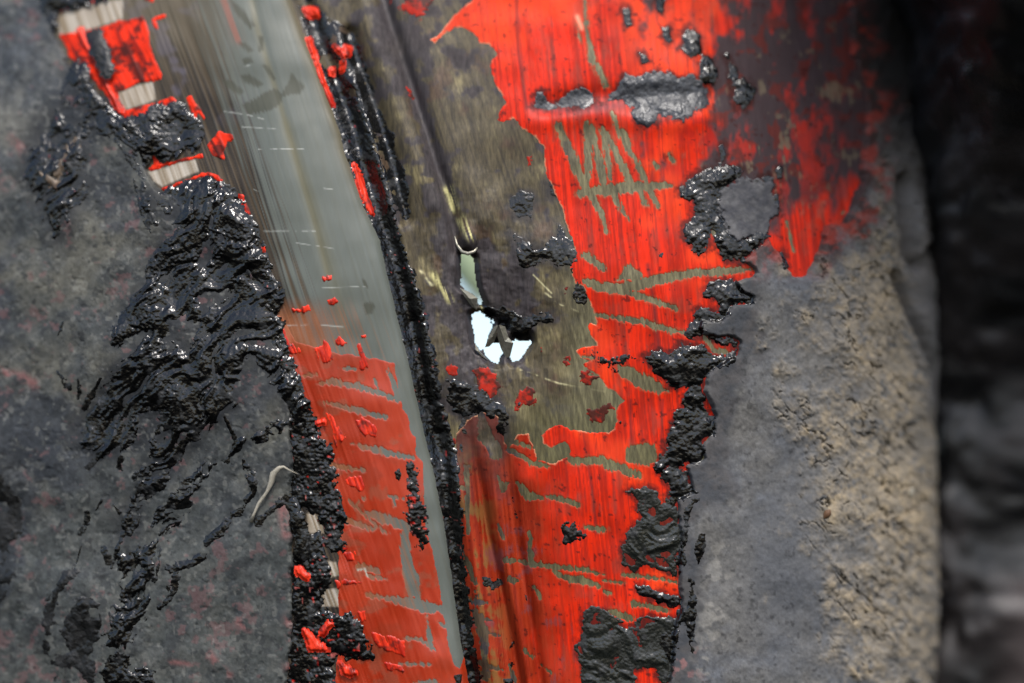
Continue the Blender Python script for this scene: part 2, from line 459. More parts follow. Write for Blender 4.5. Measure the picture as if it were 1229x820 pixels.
CHIPS = [
    [(352, 371), (360, 370), (372, 366), (375, 373), (365, 376), (353, 375)], [(387, 334), (393, 332), (399, 331), (400, 336), (390, 338)], [(393, 361), (403, 358), (407, 362), (402, 367), (395, 367)],
    [(378, 418), (388, 414), (390, 408), (396, 412), (401, 432), (386, 438), (381, 428)], [(403, 408), (410, 402), (417, 412), (412, 416), (404, 412)], [(428, 415), (433, 412), (443, 440), (436, 444), (430, 443), (434, 430)],
    [(333, 398), (342, 396), (348, 412), (356, 415), (365, 419), (364, 424), (354, 426), (347, 421)], [(387, 490), (397, 495), (405, 505), (417, 527), (408, 530), (404, 537), (398, 515)],
    [(428, 505), (436, 500), (446, 508), (455, 515), (452, 524), (440, 522), (431, 516)], [(415, 573), (425, 571), (433, 572), (438, 582), (436, 591), (427, 585), (416, 582)],
    [(445, 757), (470, 762), (487, 768), (487, 787), (470, 782), (455, 775), (447, 768)], [(474, 730), (480, 732), (479, 740)], [(433, 402), (441, 402), (440, 406), (434, 406)],
    [(412, 664), (428, 660), (428, 673), (418, 672)], [(428, 733), (438, 732), (441, 744), (434, 746)], [(402, 697), (415, 695), (435, 698), (412, 702), (405, 707)], [(460, 793), (482, 797), (485, 804), (465, 803)]]
CHIPS_D = [  # bright fragments standing in the tar by the coating's edge
    [(356, 681), (362, 681), (371, 690), (369, 694), (358, 688)], [(366, 756), (370, 757), (380, 768), (394, 779), (373, 779)], [(383, 763), (392, 750), (397, 745), (399, 748), (390, 760)],
    [(408, 794), (414, 798), (428, 806), (420, 811), (412, 806)], [(383, 508), (389, 503), (391, 508)],
    [(365, 10), (374, 9), (381, 12), (382, 20), (372, 20)], [(401, 55), (408, 60), (406, 64)],
    [(411, 64), (415, 56), (420, 58), (418, 67), (413, 70)], [(409, 75), (413, 73), (412, 85), (409, 86)], [(396, 82), (400, 83), (400, 89), (397, 88)]]
CHIP_ST = [([(371, 48), (378, 70), (387, 100), (398, 125)], [3.4, 2.6, 2.8, 2]), ([(425, 197), (433, 220), (440, 243), (446, 255)], [2, 6, 8, 4]), ([(98, 38), (118, 75), (140, 120), (147, 136)], [6, 5, 5, 6])]

TAR_L = [  # (outline, height, streak angle in degrees or None, islands left open)
    ([(103, 78), (92, 92), (76, 118), (64, 150), (52, 175), (38, 200), (34, 215), (48, 232), (58, 250), (62, 268), (70, 288), (78, 278), (88, 255), (100, 240), (108, 225), (104, 200), (112, 178), (124, 160), (136, 142), (128, 126), (114, 112), (108, 92)], 5, -55,
     [[(80, 130), (95, 124), (110, 128), (112, 136), (100, 152), (86, 150), (78, 140)]]),
    ([(110, 42), (123, 40), (132, 60), (141, 86), (134, 93), (122, 72)], 1.5, None, []),
    ([(48, -30), (50, 10), (54, 25), (64, 30), (67, 15), (85, 9), (126, -2), (126, -30)], 4, None, []),
    ([(120, 142), (135, 133), (150, 142), (172, 141), (195, 130), (215, 127), (228, 138), (240, 152), (244, 164), (236, 174), (205, 183), (184, 188), (172, 200), (170, 190), (158, 172), (138, 165), (125, 170), (118, 155)], 5, None, []),
    ([(140, 150), (158, 155), (165, 180), (170, 205), (178, 235), (186, 255), (192, 268), (184, 276), (174, 262), (165, 238), (158, 212), (150, 192), (140, 172)], 3, 70, []),
    ([(188, 236), (205, 231), (228, 224), (250, 217), (266, 222), (278, 230), (292, 255), (303, 275), (312, 296), (322, 325), (334, 350), (332, 378), (342, 410), (352, 435), (362, 470), (376, 512), (370, 520), (355, 500), (345, 480), (332, 470), (318, 440), (302, 424),
      (288, 440), (285, 462), (285, 482), (270, 500), (252, 510), (235, 532), (215, 560), (195, 582), (172, 600), (166, 625), (155, 642), (149, 626), (160, 600), (165, 575), (185, 545), (170, 532), (150, 536), (120, 548), (100, 532), (108, 500),
      (130, 470), (145, 440), (170, 418), (186, 398), (165, 397), (148, 416), (139, 406), (146, 382), (162, 355), (175, 340), (185, 312), (200, 292), (215, 270), (205, 250)], 5, -52,
     [[(203, 385), (225, 378), (242, 388), (237, 408), (229, 428), (215, 416)], [(242, 357), (262, 354), (278, 348), (282, 358), (262, 368), (246, 378)], [(168, 495), (198, 488), (192, 520), (180, 545), (164, 538)], [(240, 300), (252, 285), (262, 300), (250, 330), (240, 322)], [(200, 235), (218, 240), (220, 262), (208, 262)],
      [(185, 330), (200, 322), (210, 335), (196, 350)]]),
    ([(352, 505), (340, 520), (320, 528), (300, 530), (285, 540), (275, 555), (262, 560), (245, 575), (235, 590), (232, 605), (225, 620), (205, 642), (192, 645), (182, 628), (195, 605), (215, 590), (232, 570), (250, 555), (275, 545), (285, 530), (310, 518), (330, 506)], 5, -45, []),
    ([(145, 665), (165, 660), (190, 652), (198, 658), (190, 690), (180, 700), (182, 720), (178, 738), (165, 745), (165, 760), (155, 772), (148, 778), (130, 775), (132, 745), (142, 735), (148, 715), (146, 690)], 4, -65, [[(163, 680), (172, 675), (178, 682), (165, 687)]]),
    ([(135, 790), (150, 782), (160, 785), (161, 802), (175, 800), (188, 803), (192, 850), (122, 850), (130, 805)], 3, None, []),
    ([(94, 722), (110, 715), (126, 722), (128, 745), (122, 770), (118, 795), (120, 817), (112, 820), (100, 802), (75, 800), (70, 850), (62, 850), (66, 790), (80, 775), (82, 745)], 2.5, None, []),
    ([(80, 682), (92, 672), (104, 680), (92, 695), (76, 712), (73, 740), (69, 768), (62, 783), (54, 775), (57, 745), (60, 720), (72, 705)], 1.6, None, []),
    ([(144, 380), (158, 384), (158, 400), (150, 417), (139, 408)], 4, None, []),
    ([(-60, 560), (8, 570), (28, 600), (30, 640), (24, 690), (10, 718), (-4, 740), (-60, 760)], 1.5, None, []),
    ([(103, 552), (112, 545), (119, 555), (112, 566), (104, 562)], 2, None, []),
]
TAR_LS = [([(272, 500), (280, 518), (285, 530)], [5, 6, 6]), ([(293, 555), (302, 570), (306, 588), (296, 606), (280, 618), (262, 640), (250, 650)], [8, 11, 10, 8, 9, 13, 10]),
          ([(245, 668), (236, 673), (220, 680), (208, 682)], [14, 14, 12, 14]), ([(214, 690), (211, 705), (205, 718), (196, 728)], [12, 11, 8, 6]), ([(72, 446), (84, 460), (90, 470)], [4, 12, 4]), ([(98, 455), (99, 470), (97, 478)], [4, 6, 3]),
          ([(80, 386), (77, 396), (72, 405)], [5, 6, 2]), ([(125, 455), (112, 475), (105, 490)], [6, 9, 8]), ([(108, 615), (106, 628), (99, 640)], [8, 9, 7]), ([(150, 640), (142, 662), (136, 682)], [8, 5, 3]), ([(138, 605), (145, 615)], [3, 6]),
          ([(125, 600), (118, 612)], [4, 5]), ([(128, 660), (133, 675)], [9, 9]), ([(148, 548), (145, 560), (150, 565)], [6, 6, 3]), ([(100, 655), (92, 690)], [3, 3]), ([(312, 625), (320, 618), (330, 608), (342, 600)], [14, 8, 8, 12]), ([(350, 605), (364, 640), (362, 665)], [10, 10, 8])]
TAR_E = [  # crumbly tar along the coating's edge, lying on the metal
    ([(330, 385), (345, 418), (356, 440), (366, 470), (380, 512), (399, 545), (408, 590), (415, 630), (419, 662), (402, 668), (396, 655), (380, 620), (366, 612), (358, 640), (348, 650), (346, 560), (346, 500), (338, 450), (325, 415)], 6),
    ([(350, 655), (360, 655), (372, 640), (385, 640), (392, 652), (398, 690), (388, 708), (384, 730), (402, 734), (430, 738), (442, 760), (452, 788), (432, 796), (404, 790), (395, 800), (412, 822), (440, 850), (342, 850), (348, 780), (350, 720)], 6),
    ([(262, 214), (276, 222), (290, 238), (304, 262), (316, 296), (326, 324), (336, 350), (333, 378), (345, 415), (338, 430), (322, 400), (312, 350), (292, 310), (270, 270), (250, 240)], 6)]
TAR_SHADE_G = [([(352, -30), (378, -30), (380, 5), (390, 20), (404, 26), (418, 32), (430, 50), (440, 80), (446, 100), (455, 130), (470, 160), (475, 185), (488, 212), (491, 235), (488, 272), (481, 262), (470, 235), (458, 200), (446, 168), (436, 138), (427, 112), (418, 108), (424, 130),
           (434, 150), (440, 165), (420, 172), (411, 160), (395, 115), (386, 90), (367, 45)], 1.5)]  # groove tar; the arm down the fold is its shade drawn as tar
TAR_C = [
    ([(614, 238), (625, 229), (638, 235), (641, 248), (636, 263), (622, 259), (613, 248)], 5), ([(612, 280), (625, 284), (640, 299), (655, 295), (668, 285), (670, 270), (680, 274), (689, 300), (691, 313), (680, 318), (660, 312), (645, 316), (630, 319), (620, 305)], 4),
    ([(659, 219), (667, 221), (671, 238), (661, 236)], 3), ([(683, 320), (695, 325), (700, 345), (709, 362), (702, 368), (692, 365), (690, 350), (693, 340)], 3),
    ([(709, 418), (718, 422), (728, 428), (745, 424), (758, 420), (769, 426), (760, 432), (748, 436), (742, 440), (740, 448), (728, 440), (719, 441), (712, 432)], 5),
    ([(581, 366), (600, 369), (618, 379), (635, 380), (662, 377), (662, 384), (644, 388), (638, 400), (625, 405), (610, 398), (600, 393), (593, 383)], 3),
    ([(535, 455), (550, 448), (562, 460), (575, 470), (590, 475), (600, 485), (607, 500), (605, 527), (598, 520), (590, 502), (578, 495), (560, 500), (545, 497), (538, 480)], 5),
    ([(489, 555), (498, 552), (503, 565), (506, 590), (512, 620), (515, 645), (508, 661), (500, 655), (492, 630), (486, 615), (491, 600), (488, 575)], 11), ([(474, 566), (480, 561), (484, 570), (480, 579), (476, 575)], 11),
    ([(577, 694), (583, 689), (595, 693), (604, 701), (598, 708), (588, 711), (578, 704)], 5), ([(674, 630), (690, 625), (700, 632), (708, 645), (695, 650), (685, 656), (674, 650)], 5), ([(609, 778), (616, 768), (621, 772), (613, 783), (614, 795), (620, 800), (612, 800)], 3),
    ([(545, 808), (555, 808), (553, 830), (547, 830)], 10), ([(604, 814), (618, 814), (618, 840), (604, 840)], 4), ([(612, 585), (616, 590), (620, 615), (624, 622), (620, 626), (614, 612)], 3), ([(742, 504), (748, 503), (748, 512), (743, 511)], 3), ([(619, 478), (624, 476), (627, 486), (621, 490)], 3),
    ([(786, 303), (796, 303), (797, 311), (790, 313)], 2.5), ([(556, 500), (560, 520), (556, 545), (548, 540), (550, 515)], 3), ([(628, 712), (633, 716), (634, 724), (629, 720)], 2)]
TAR_R = [
    ([(825, 215), (845, 203), (865, 199), (892, 205), (885, 215), (870, 228), (864, 250), (873, 274), (890, 288), (912, 275), (919, 285), (905, 298), (890, 316), (870, 311), (860, 300), (855, 278), (846, 302), (838, 306), (822, 290), (822, 270), (835, 255), (832, 240), (819, 234)], 6),
    ([(852, 339), (868, 335), (883, 336), (886, 350), (902, 355), (902, 363), (886, 366), (876, 370), (877, 380), (868, 378), (862, 365), (845, 353)], 6), ([(831, 380), (835, 372), (840, 366), (855, 374), (871, 382), (865, 386), (846, 385), (843, 398), (841, 406), (829, 406), (826, 400), (828, 390)], 6),
    ([(846, 398), (858, 403), (870, 410), (880, 405), (887, 410), (885, 421), (881, 433), (868, 438), (852, 446), (845, 440), (860, 431), (874, 428), (881, 418), (876, 412), (868, 416), (858, 412)], 5),
    ([(774, 428), (781, 420), (790, 420), (799, 424), (806, 424), (813, 415), (818, 411), (828, 413), (844, 416), (851, 425), (856, 429), (870, 428), (882, 425), (880, 434), (869, 439), (858, 441), (850, 447), (844, 453), (844, 475), (843, 486), (835, 470), (826, 465), (811, 467), (803, 459), (787, 445), (779, 440)], 6),
    ([(826, 464), (838, 462), (846, 478), (845, 490), (850, 500), (859, 502), (857, 520), (848, 523), (842, 531), (841, 550), (832, 558), (822, 555), (815, 561), (800, 561), (790, 567), (787, 561), (795, 548), (800, 530), (805, 515), (810, 500), (820, 488)], 7),
    ([(792, 562), (810, 562), (826, 574), (833, 590), (823, 599), (812, 601), (806, 613), (802, 600), (800, 580)], 6),
    ([(751, 590), (757, 586), (776, 586), (786, 590), (790, 602), (793, 612), (801, 600), (809, 605), (813, 620), (816, 640), (819, 660), (813, 667), (809, 673), (813, 692), (800, 688), (785, 681), (772, 676), (765, 676), (763, 687), (757, 683), (747, 675), (749, 652), (756, 640), (762, 630), (768, 620), (765, 600), (758, 594)], 3),
    ([(763, 703), (775, 705), (795, 712), (816, 718), (819, 725), (805, 729), (780, 719), (764, 711)], 6),
    ([(701, 735), (710, 730), (725, 735), (735, 743), (745, 750), (752, 756), (762, 751), (770, 743), (780, 741), (809, 744), (807, 765), (804, 790), (806, 815), (796, 819), (785, 802), (772, 798), (762, 808), (765, 850), (702, 850), (702, 815), (694, 790), (691, 778), (700, 765), (702, 750)], 3),
    ([(824, 690), (835, 695), (833, 725), (831, 760), (837, 782), (828, 780), (823, 757), (816, 746), (811, 770), (806, 792), (803, 780), (806, 750), (818, 728), (826, 712)], 5), ([(809, 672), (816, 650), (820, 610), (828, 600), (838, 600), (826, 622), (822, 660), (815, 690)], 4), ([(832, 655), (838, 640), (845, 640), (848, 655), (836, 680), (833, 672)], 4),
    ([(748, 12), (755, 10), (759, 30), (752, 34)], 3), ([(783, -20), (800, -20), (800, 4), (795, 16), (788, 8)], 3), ([(795, 34), (803, 32), (807, 48), (802, 52), (797, 45)], 3), ([(820, 38), (826, 33), (840, 42), (842, 62), (830, 68), (818, 60)], 4),
    ([(766, 63), (775, 65), (779, 74), (771, 77)], 3), ([(843, 66), (852, 70), (860, 85), (858, 98), (846, 103), (838, 94), (842, 80)], 4), ([(873, 68), (880, 78), (886, 95), (902, 100), (906, 108), (901, 122), (896, 134), (884, 126), (882, 108), (876, 92)], 4),
    ([(931, 202), (938, 200), (938, 214), (932, 216)], 3), ([(929, 234), (935, 234), (934, 258), (929, 256)], 3), ([(862, 176), (868, 172), (872, 186), (866, 194)], 3), ([(931, 304), (938, 302), (945, 320), (938, 324)], 4), ([(912, 214), (924, 210), (930, 222), (920, 226)], 4),
    ([(816, 225), (822, 222), (826, 232), (818, 236)], 3), ([(790, 770), (810, 745), (813, 760), (806, 800), (800, 795)], 2)]
RED_WIN = [[(732, 789), (742, 788), (745, 799), (735, 802)], [(757, 799), (765, 800), (762, 806)], [(769, 808), (778, 806), (781, 824), (772, 828)], [(786, 668), (796, 670), (802, 680), (790, 680)], [(738, 742), (741, 744), (738, 754), (735, 750)]]
TAR_D = [([(744, 96), (750, 90), (770, 95), (778, 88), (790, 85), (802, 88), (815, 92), (832, 92), (848, 105), (851, 125), (838, 131), (826, 136), (819, 147), (805, 143), (791, 140), (788, 153), (775, 150), (765, 151), (760, 142), (760, 130), (750, 120), (734, 118), (738, 108)], 6),
         ([(666, 123), (678, 115), (700, 106), (713, 112), (713, 122), (700, 129), (676, 129)], 5), ([(643, 113), (652, 110), (657, 122), (670, 128), (664, 132), (640, 129)], 2)]

# ------------------------------------------------------------------ steel wall (centre and right)
RED = C(208, 40, 12)
SOOT = C(62, 54, 56)


def wall_col(x, y, r=None):
    a, b = rot(x, y, math.radians(72), 40, 2.8)
    st = .8 * fbm(a * 3, b * 3, 3, 3, 3)
    c = mix(C(80, 71, 51), C(54, 47, 35), .5 + .9 * st)
    c = mix(c, C(110, 100, 70), ss(.35, 1.2, fbm(x, y, 40, 4, 9) + .5 * st))
    c = mix(c, C(70, 50, 40), ss(.2, .7, fbm(x, y, 30, 4, 15)) * .6)
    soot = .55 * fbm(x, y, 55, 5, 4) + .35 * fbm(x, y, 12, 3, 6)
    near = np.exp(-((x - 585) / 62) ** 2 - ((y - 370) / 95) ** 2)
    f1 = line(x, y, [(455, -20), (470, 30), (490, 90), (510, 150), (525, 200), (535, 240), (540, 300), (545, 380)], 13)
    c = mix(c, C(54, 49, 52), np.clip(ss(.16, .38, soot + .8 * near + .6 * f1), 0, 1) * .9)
    c = mix(c, C(92, 84, 60), ss(430, 470, x) * ss(480, 455, x) * .0)
    tp = np.maximum.reduce([lpoly(x, y, p, 18) for p, hh in TAR_C[:7]])
    c = mix(c, C(44, 40, 40), ss(-13, 3, tp + 9 * fbm(x, y, 10, 4, 16, .65)) * .9)
    br = np.maximum.reduce([line(x, y, [(538, 228), (545, 250)], 5), line(x, y, [(554, 265), (566, 285)], 5), .8 * line(x, y, [(520, 330), (540, 360)], 4), .9 * line(x, y, [(566, 360), (578, 372)], 3)])
    c = mix(c, C(196, 188, 128), br * ss(-.3, .3, st))
    for pts, w in (([(655, 352), (672, 366), (694, 374)], 1.0), ([(625, 444), (670, 460), (735, 472)], .9), ([(640, 330), (662, 352)], .8), ([(700, 335), (712, 350)], .8), ([(440, 190), (470, 262)], .8), ([(505, 325), (520, 345)], 1.6)):
        c = mix(c, C(190, 182, 140), line(x, y, pts, w) * ss(-.5, .3, fbm(x, y, 7, 2, 18)) * .8)
    c = mix(c, mix(C(110, 104, 76), C(84, 79, 57), .5 + .9 * st), ss(665, 700, x) * .85)
    low = ss(455, 520, y) * ss(600, 640, x)
    c = mix(c, mix(C(94, 90, 58), C(74, 70, 46), .5 + .9 * st), low * .7)
    return c, soot, st


def build_wall():
    r = Reg(270, 1080, -40, 860)
    x, y = r.x, r.y
    c, soot, st = wall_col(x, y)
    hole = np.maximum.reduce([lpoly(x, y, p, 10) for p in HOLES]) + .9 * fbm(x, y, 5, 2, 5)
    wide = np.maximum.reduce([lpoly(x, y, p, 22) for p in HOLES])
    a, b = rot(x, y, math.radians(72), 30, 4)
    h = .1 * fbm(a * 4, b * 4, 4, 3, 8) + 1.5 * fbm(x, y, 16, 4, 10) * (.06 + np.exp(-((x - 580) / 90) ** 2 - ((y - 380) / 130) ** 2))
    h = h - 13 * ss(-9, 1, wide)
    cov = np.minimum(lpoly(x, y, COAT_R, 40), 40)
    keep = np.where((x > edge_x(y) - 30) & (cov < 25), 1, -1)
    rg = .55 + .2 * ss(.1, .6, soot)
    o = sheet("steel_wall", r, h, keep, M_steel, c, rg, pipe, cut=hole)
    tag(o, "dented olive-brown bare steel with the ragged hole")
    return o, h, r


wall, HW, RW = build_wall()


def wall_h(reg):
    """height of the bare steel over a region that lies inside its own"""
    (a, b), (c, d) = (reg.sl[0], reg.sl[1]), (RW.sl[0], RW.sl[1])
    return HW[a.start - c.start:a.stop - c.start, b.start - d.start:b.stop - d.start]


def build_strip():
    r = Reg(20, 590, -40, 860)
    x, y = r.x, r.y
    e = edge_x(y)
    L = np.interp(y, [-40, 30, 90, 140, 220, 320, 400, 540, 660, 800, 870], [205, 222, 243, 262, 292, 318, 345, 395, 412, 440, 455]).astype(np.float32)
    u = np.clip((x - L) / (e - L), -.5, 1.2)
    a, b = rot(x, y, math.radians(73), 260, 3.2)
    st = fbm(a * 4, b * 4, 4, 3, 3)
    c = mix(C(92, 97, 92), C(88, 91, 83), .5 + .4 * st)
    # darker drawing lines
    for pts, w, k in (([(300, -20), (312, 40), (330, 100), (345, 150), (362, 210), (380, 270), (395, 330)], 4, .55), ([(345, 150), (375, 240), (400, 330), (415, 400)], 7, .35)):
        c = mix(c, C(98, 92, 66), line(x, y, pts, w) * k)
    # brown streaky margin on the left
    a2, b2 = rot(x, y, math.radians(70), 110, 1.9)
    s2 = fbm(a2 * 4, b2 * 4, 4, 4, 7)
    bm = ss(.3, .04, u + .14 * st + .1 * s2)
    brown = mix(C(68, 56, 40), C(26, 21, 17), .5 + 1.2 * s2)
    brown = mix(brown, C(84, 80, 96), ss(.25, .7, fbm(x, y, 26, 3, 12)) * ss(170, 60, y) * .8)
    c = mix(c, brown, bm)
    # top haze of brown
    c = mix(c, C(84, 76, 60), ss(130, 10, y) * ss(.5, .2, u + .15 * s2) * .7)
    c = mix(c, C(96, 88, 68), ss(.86, .98, u) * ss(300, 150, y) * .8)
    # dull dark smears
    sm = np.maximum.reduce([lpoly(x, y, p, 6) for p in (
        [(293, 127), (310, 118), (330, 108), (340, 112), (352, 90), (366, 105), (362, 112), (342, 118), (335, 128), (318, 136), (300, 138)], [(268, 97), (280, 98), (293, 110), (290, 115), (275, 106)], [(290, 92), (300, 90), (317, 102), (310, 106), (296, 100)],
        [(290, 53), (296, 52), (306, 62), (300, 65)], [(313, 46), (318, 45), (317, 62), (313, 63)], [(293, 73), (302, 70), (306, 76), (296, 79)], [(317, 80), (322, 80), (334, 96), (330, 97)], [(436, 366), (444, 362), (450, 367), (448, 376), (440, 378)], [(435, 336), (440, 338), (443, 345), (437, 344)], [(278, 0), (290, 10), (307, 32), (303, 36), (284, 16)])])
    c = mix(c, C(64, 65, 54), ss(-2, 2, sm + 2.2 * s2) * .85)
    c = mix(c, C(150, 72, 48), .5 * line(x, y, [(272, 0), (280, 25), (288, 48)], 6) * ss(-.2, .4, s2))
    c = mix(c, C(150, 88, 52), .65 * ss(352, 385, y) * ss(.75, .1, u + .3 * s2) * (u > -.02))
    # fine bright scratches across
    sc = 0
    for pts, w in (([(270, 134), (300, 139), (318, 144)], 1.2), ([(292, 153), (336, 156)], 1.1), ([(312, 180), (366, 180)], .9), ([(318, 278), (380, 278)], 1.1), ([(350, 291), (402, 299)], 1.0), ([(345, 391), (383, 390), (418, 393)], 1.3), ([(390, 227), (400, 228)], 1.0), ([(388, 346), (440, 344)], .7), ([(295, 80), (303, 80)], 1.8), ([(306, 228), (318, 233)], .8)):
        sc = np.maximum(sc, line(x, y, pts, w * .6))
    c = mix(c, C(185, 188, 180), .5 * sc * ss(-.5, .3, fbm(x, y, 6, 2, 14)))
    # pale scraped pieces at the torn margin
    pale = np.maximum.reduce([lpoly(x, y, p, 6) for p in (
        [(68, 16), (100, 8), (128, 2), (150, 0), (150, 24), (120, 33), (90, 42), (72, 42)], [(143, 112), (165, 103), (185, 98), (188, 120), (180, 124), (150, 134)], [(178, 206), (192, 202), (215, 195), (236, 191), (240, 206), (225, 212), (196, 225), (185, 218)],
        [(368, 616), (384, 614), (390, 640), (370, 640)], [(392, 672), (404, 674), (408, 690), (394, 694)], [(382, 708), (410, 704), (412, 728), (386, 728)], [(418, 684), (440, 680), (444, 694), (420, 694)], [(262, 284), (270, 276), (280, 288), (272, 300)])])
    c = mix(c, mix(C(168, 160, 148), C(120, 106, 86), .5 + .9 * s2), ss(-1, 2, pale))
    h = 5 + 7 * (1 - np.clip(2 * u - 1.05, -1, 1) ** 2) + .1 * st
    h = h - 1.2 * line(x, y, [(300, -20), (330, 100), (362, 210), (395, 330)], 6)
    h = h + .5 * s2 * bm
    # rolled edge on the right
    d = e - x
    h = np.where(d < 10, h - 12 * (1 - np.sqrt(np.clip(1 - (1 - np.clip(d, 0, 10) / 10) ** 2, 0, 1))) - np.clip(-d, 0, 9) * 3.4, h)
    cl = lpoly(x, y, COAT_L, 40)
    keep = np.where((d > -5) & (cl < 16), 1, -1)
    rg = .46 + .1 * s2 + .2 * np.clip(bm, 0, 1) + .15 * ss(-2, 2, sm)
    o = sheet("steel_strip", r, h, keep, M_strip, c, rg, pipe)
    tag(o, "smooth grey bare metal ridge with drawing lines")
    return o, h, r


strip, HS, RS = build_strip()


def strip_h(reg):
    """height of the strip's surface over a region that lies inside its own"""
    (a, b), (c, d) = (reg.sl[0], reg.sl[1]), (RS.sl[0], RS.sl[1])
    return HS[a.start - c.start:a.stop - c.start, b.start - d.start:b.stop - d.start]


def bbox(pts, m=0):
    xs = [p[0] for p in pts]; ys = [p[1] for p in pts]
    return Reg(max(min(xs) - m, -10) if min(xs) > -10 else -40, max(xs) + m, min(ys) - m, max(ys) + m)


# ------------------------------------------------------------------ red primer
def build_red():
    r = Reg(470, 1060, -40, 860)
    x, y = r.x, r.y
    d = lpoly(x, y, RED_R, 20) + 1.6 * fbm(x, y, 9, 4, 5, .7) + .3 + 14 * ss(925, 960, x) * (fbm(x, y * .6, 16, 4, 9, .65) - .3)
    sc = np.maximum.reduce([stroke(x, y, p, w) for p, w in SCR_R] + [lpoly(x, y, p) for p in SCR_RP])
    a, b = rot(x, y, math.radians(84), 90, 2.4)
    st = fbm(a * 4, b * 4, 4, 3, 1)
    a2, b2 = rot(x, y, math.radians(82), 14, 1.9)
    st2 = fbm(a2 * 4, b2 * 4, 4, 2, 17)
    sc = sc + .9 * fbm(x, y, 3.5, 2, 7) + .8 * fbm(x, y, 9, 2, 8) + 1.7 * st2 - .3
    # worn speckle in the sooty corner and on the folds
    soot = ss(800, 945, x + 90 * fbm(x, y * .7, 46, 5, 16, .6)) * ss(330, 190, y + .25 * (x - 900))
    wear = ss(.45, .75, fbm(x, y, 24, 4, 18) + .3 * st) * np.clip(soot, 0, 1)
    d2 = np.minimum(d, -sc)
    c = np.broadcast_to(RED, x.shape + (3,))
    c = mix(c, C(158, 30, 11), .35 + 1.1 * st)
    c = mix(c, C(240, 72, 30), ss(.1, .8, fbm(x, y, 70, 3, 21) - .15 + .9 * ss(150, 40, y)) * .6)
    # thin dark scuff lines down the paint
    a3, b3 = rot(x, y, math.radians(86), 170, 1.8)
    s3 = fbm(a3 * 4, b3 * 4, 4, 2, 13)
    c = mix(c, C(112, 30, 26), ss(.45, .8, s3 + .35 * fbm(x, y, 50, 3, 19) - .1) * .55)
    for pts, w in (([(777, 318), (785, 370), (792, 425)], 2.4), ([(796, 480), (793, 540)], 1.6), ([(700, 520), (712, 600), (716, 640)], 1.4), ([(757, 480), (757, 540)], 1.4), ([(620, 0), (622, 60), (632, 130)], 2.5)):
        c = mix(c, C(96, 34, 34), line(x, y, pts, w) * .7)
    c = mix(c, C(150, 36, 24), ss(.0, .7, fbm(x * 1.6, y * .6, 40, 4, 6) + .3 * st) * .35)
    c = mix(c, C(120, 62, 50), ss(.35, .9, fbm(x * 1.5, y * .7, 24, 4, 11) + .2 * s3) * .35)
    # paint dragged thin beside the scrapes
    c = mix(c, C(112, 84, 56), ss(-3.5, .5, sc) * .5)
    # dull brownish film over the folds
    dull = ss(672, 612, x - .12 * (y - 500) + 26 * fbm(x, y, 34, 3, 22)) * ss(470, 540, y)
    c = mix(c, mix(C(112, 30, 14), C(146, 48, 24), .5 + .9 * st), dull * .97)
    oli = ss(.0, .5, fbm(x, y, 26, 4, 5) + .5 * st) * ss(600, 560, x - .12 * (y - 560)) * ss(520, 560, y)
    c = mix(c, C(108, 88, 48), oli * .75)
    c = mix(c, C(58, 46, 42), ss(640, 500, y + 40 * fbm(x, y, 18, 4, 8)) * ss(625, 600, x) * ss(470, 500, y) * .85)
    # grazed violet-grey scuffs
    vio = ss(.28, .75, fbm(x, y, 22, 4, 23) + .25 * s3 - .1) * (ss(560, 640, y) * ss(720, 650, x) * .8 + .5 * ss(690, 840, x) * ss(120, 60, np.abs(y - 130) * 1.0) * .8)
    c = mix(c, C(112, 58, 58), vio)
    c = mix(c, C(78, 64, 70), line(x, y, [(640, 128), (690, 132), (745, 126)], 7) * .55)
    rb = np.exp(-((x - 845) / 40) ** 2 - ((y - 165) / 28) ** 2)
    c = mix(c, C(150, 30, 24), ss(.1, .6, fbm(x, y, 14, 3, 3) + rb - .4) * .7 * rb)
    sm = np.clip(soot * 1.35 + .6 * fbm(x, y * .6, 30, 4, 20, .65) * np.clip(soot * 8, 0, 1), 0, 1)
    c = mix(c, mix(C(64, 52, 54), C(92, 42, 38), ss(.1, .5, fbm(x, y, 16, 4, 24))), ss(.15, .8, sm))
    hot = ss(.15, .7, fbm(x, y * .4, 20, 5, 2, .65) + .5 * ss(60, 220, y) - .08) * ss(.4, .9, soot)
    c = mix(c, C(176, 44, 32), hot * .8 * ss(1010, 930, x - .12 * y + 40 * fbm(x, y, 20, 4, 5)))
    c = mix(c, C(112, 100, 82), wear * .7)
    c = mix(c, C(60, 22, 20), ss(.72, .9, fbm(x, y, 6, 3, 10)) * .7)
    tp = np.maximum.reduce([lpoly(x, y, p, 14) for p, hh in TAR_R + TAR_D])
    c = mix(c, C(52, 24, 22), ss(-8, 2, tp + 6 * fbm(x, y, 8, 4, 12, .7)) * .85)
    # pale rim where the film broke away
    c = mix(c, C(190, 140, 106), ss(1.9, .2, d) * ss(620, 560, y) * ss(760, 720, x) * ss(-.2, .3, fbm(x, y, 9, 2, 15)) * .8)
    c = mix(c, C(240, 150, 120), .9 * line(x, y, [(693, 20), (698, 34)], 2.5))
    h = wall_h(r) + .35 + .1 * st + .06 * s3 - 1.0 * ss(.7, -1.1, d2)
    cr = lpoly(x, y, COAT_R, 40)
    keep = np.where((d2 > -2.5) & (cr < 14), 1, -1)
    rg = .46 + .25 * np.clip(soot, 0, 1) + .08 * st - .08 * dull
    o = sheet("red_primer", r, h, keep, M_red, c, rg, wall)
    tag(o, "bright red primer with scratched marks on the right of the hole")
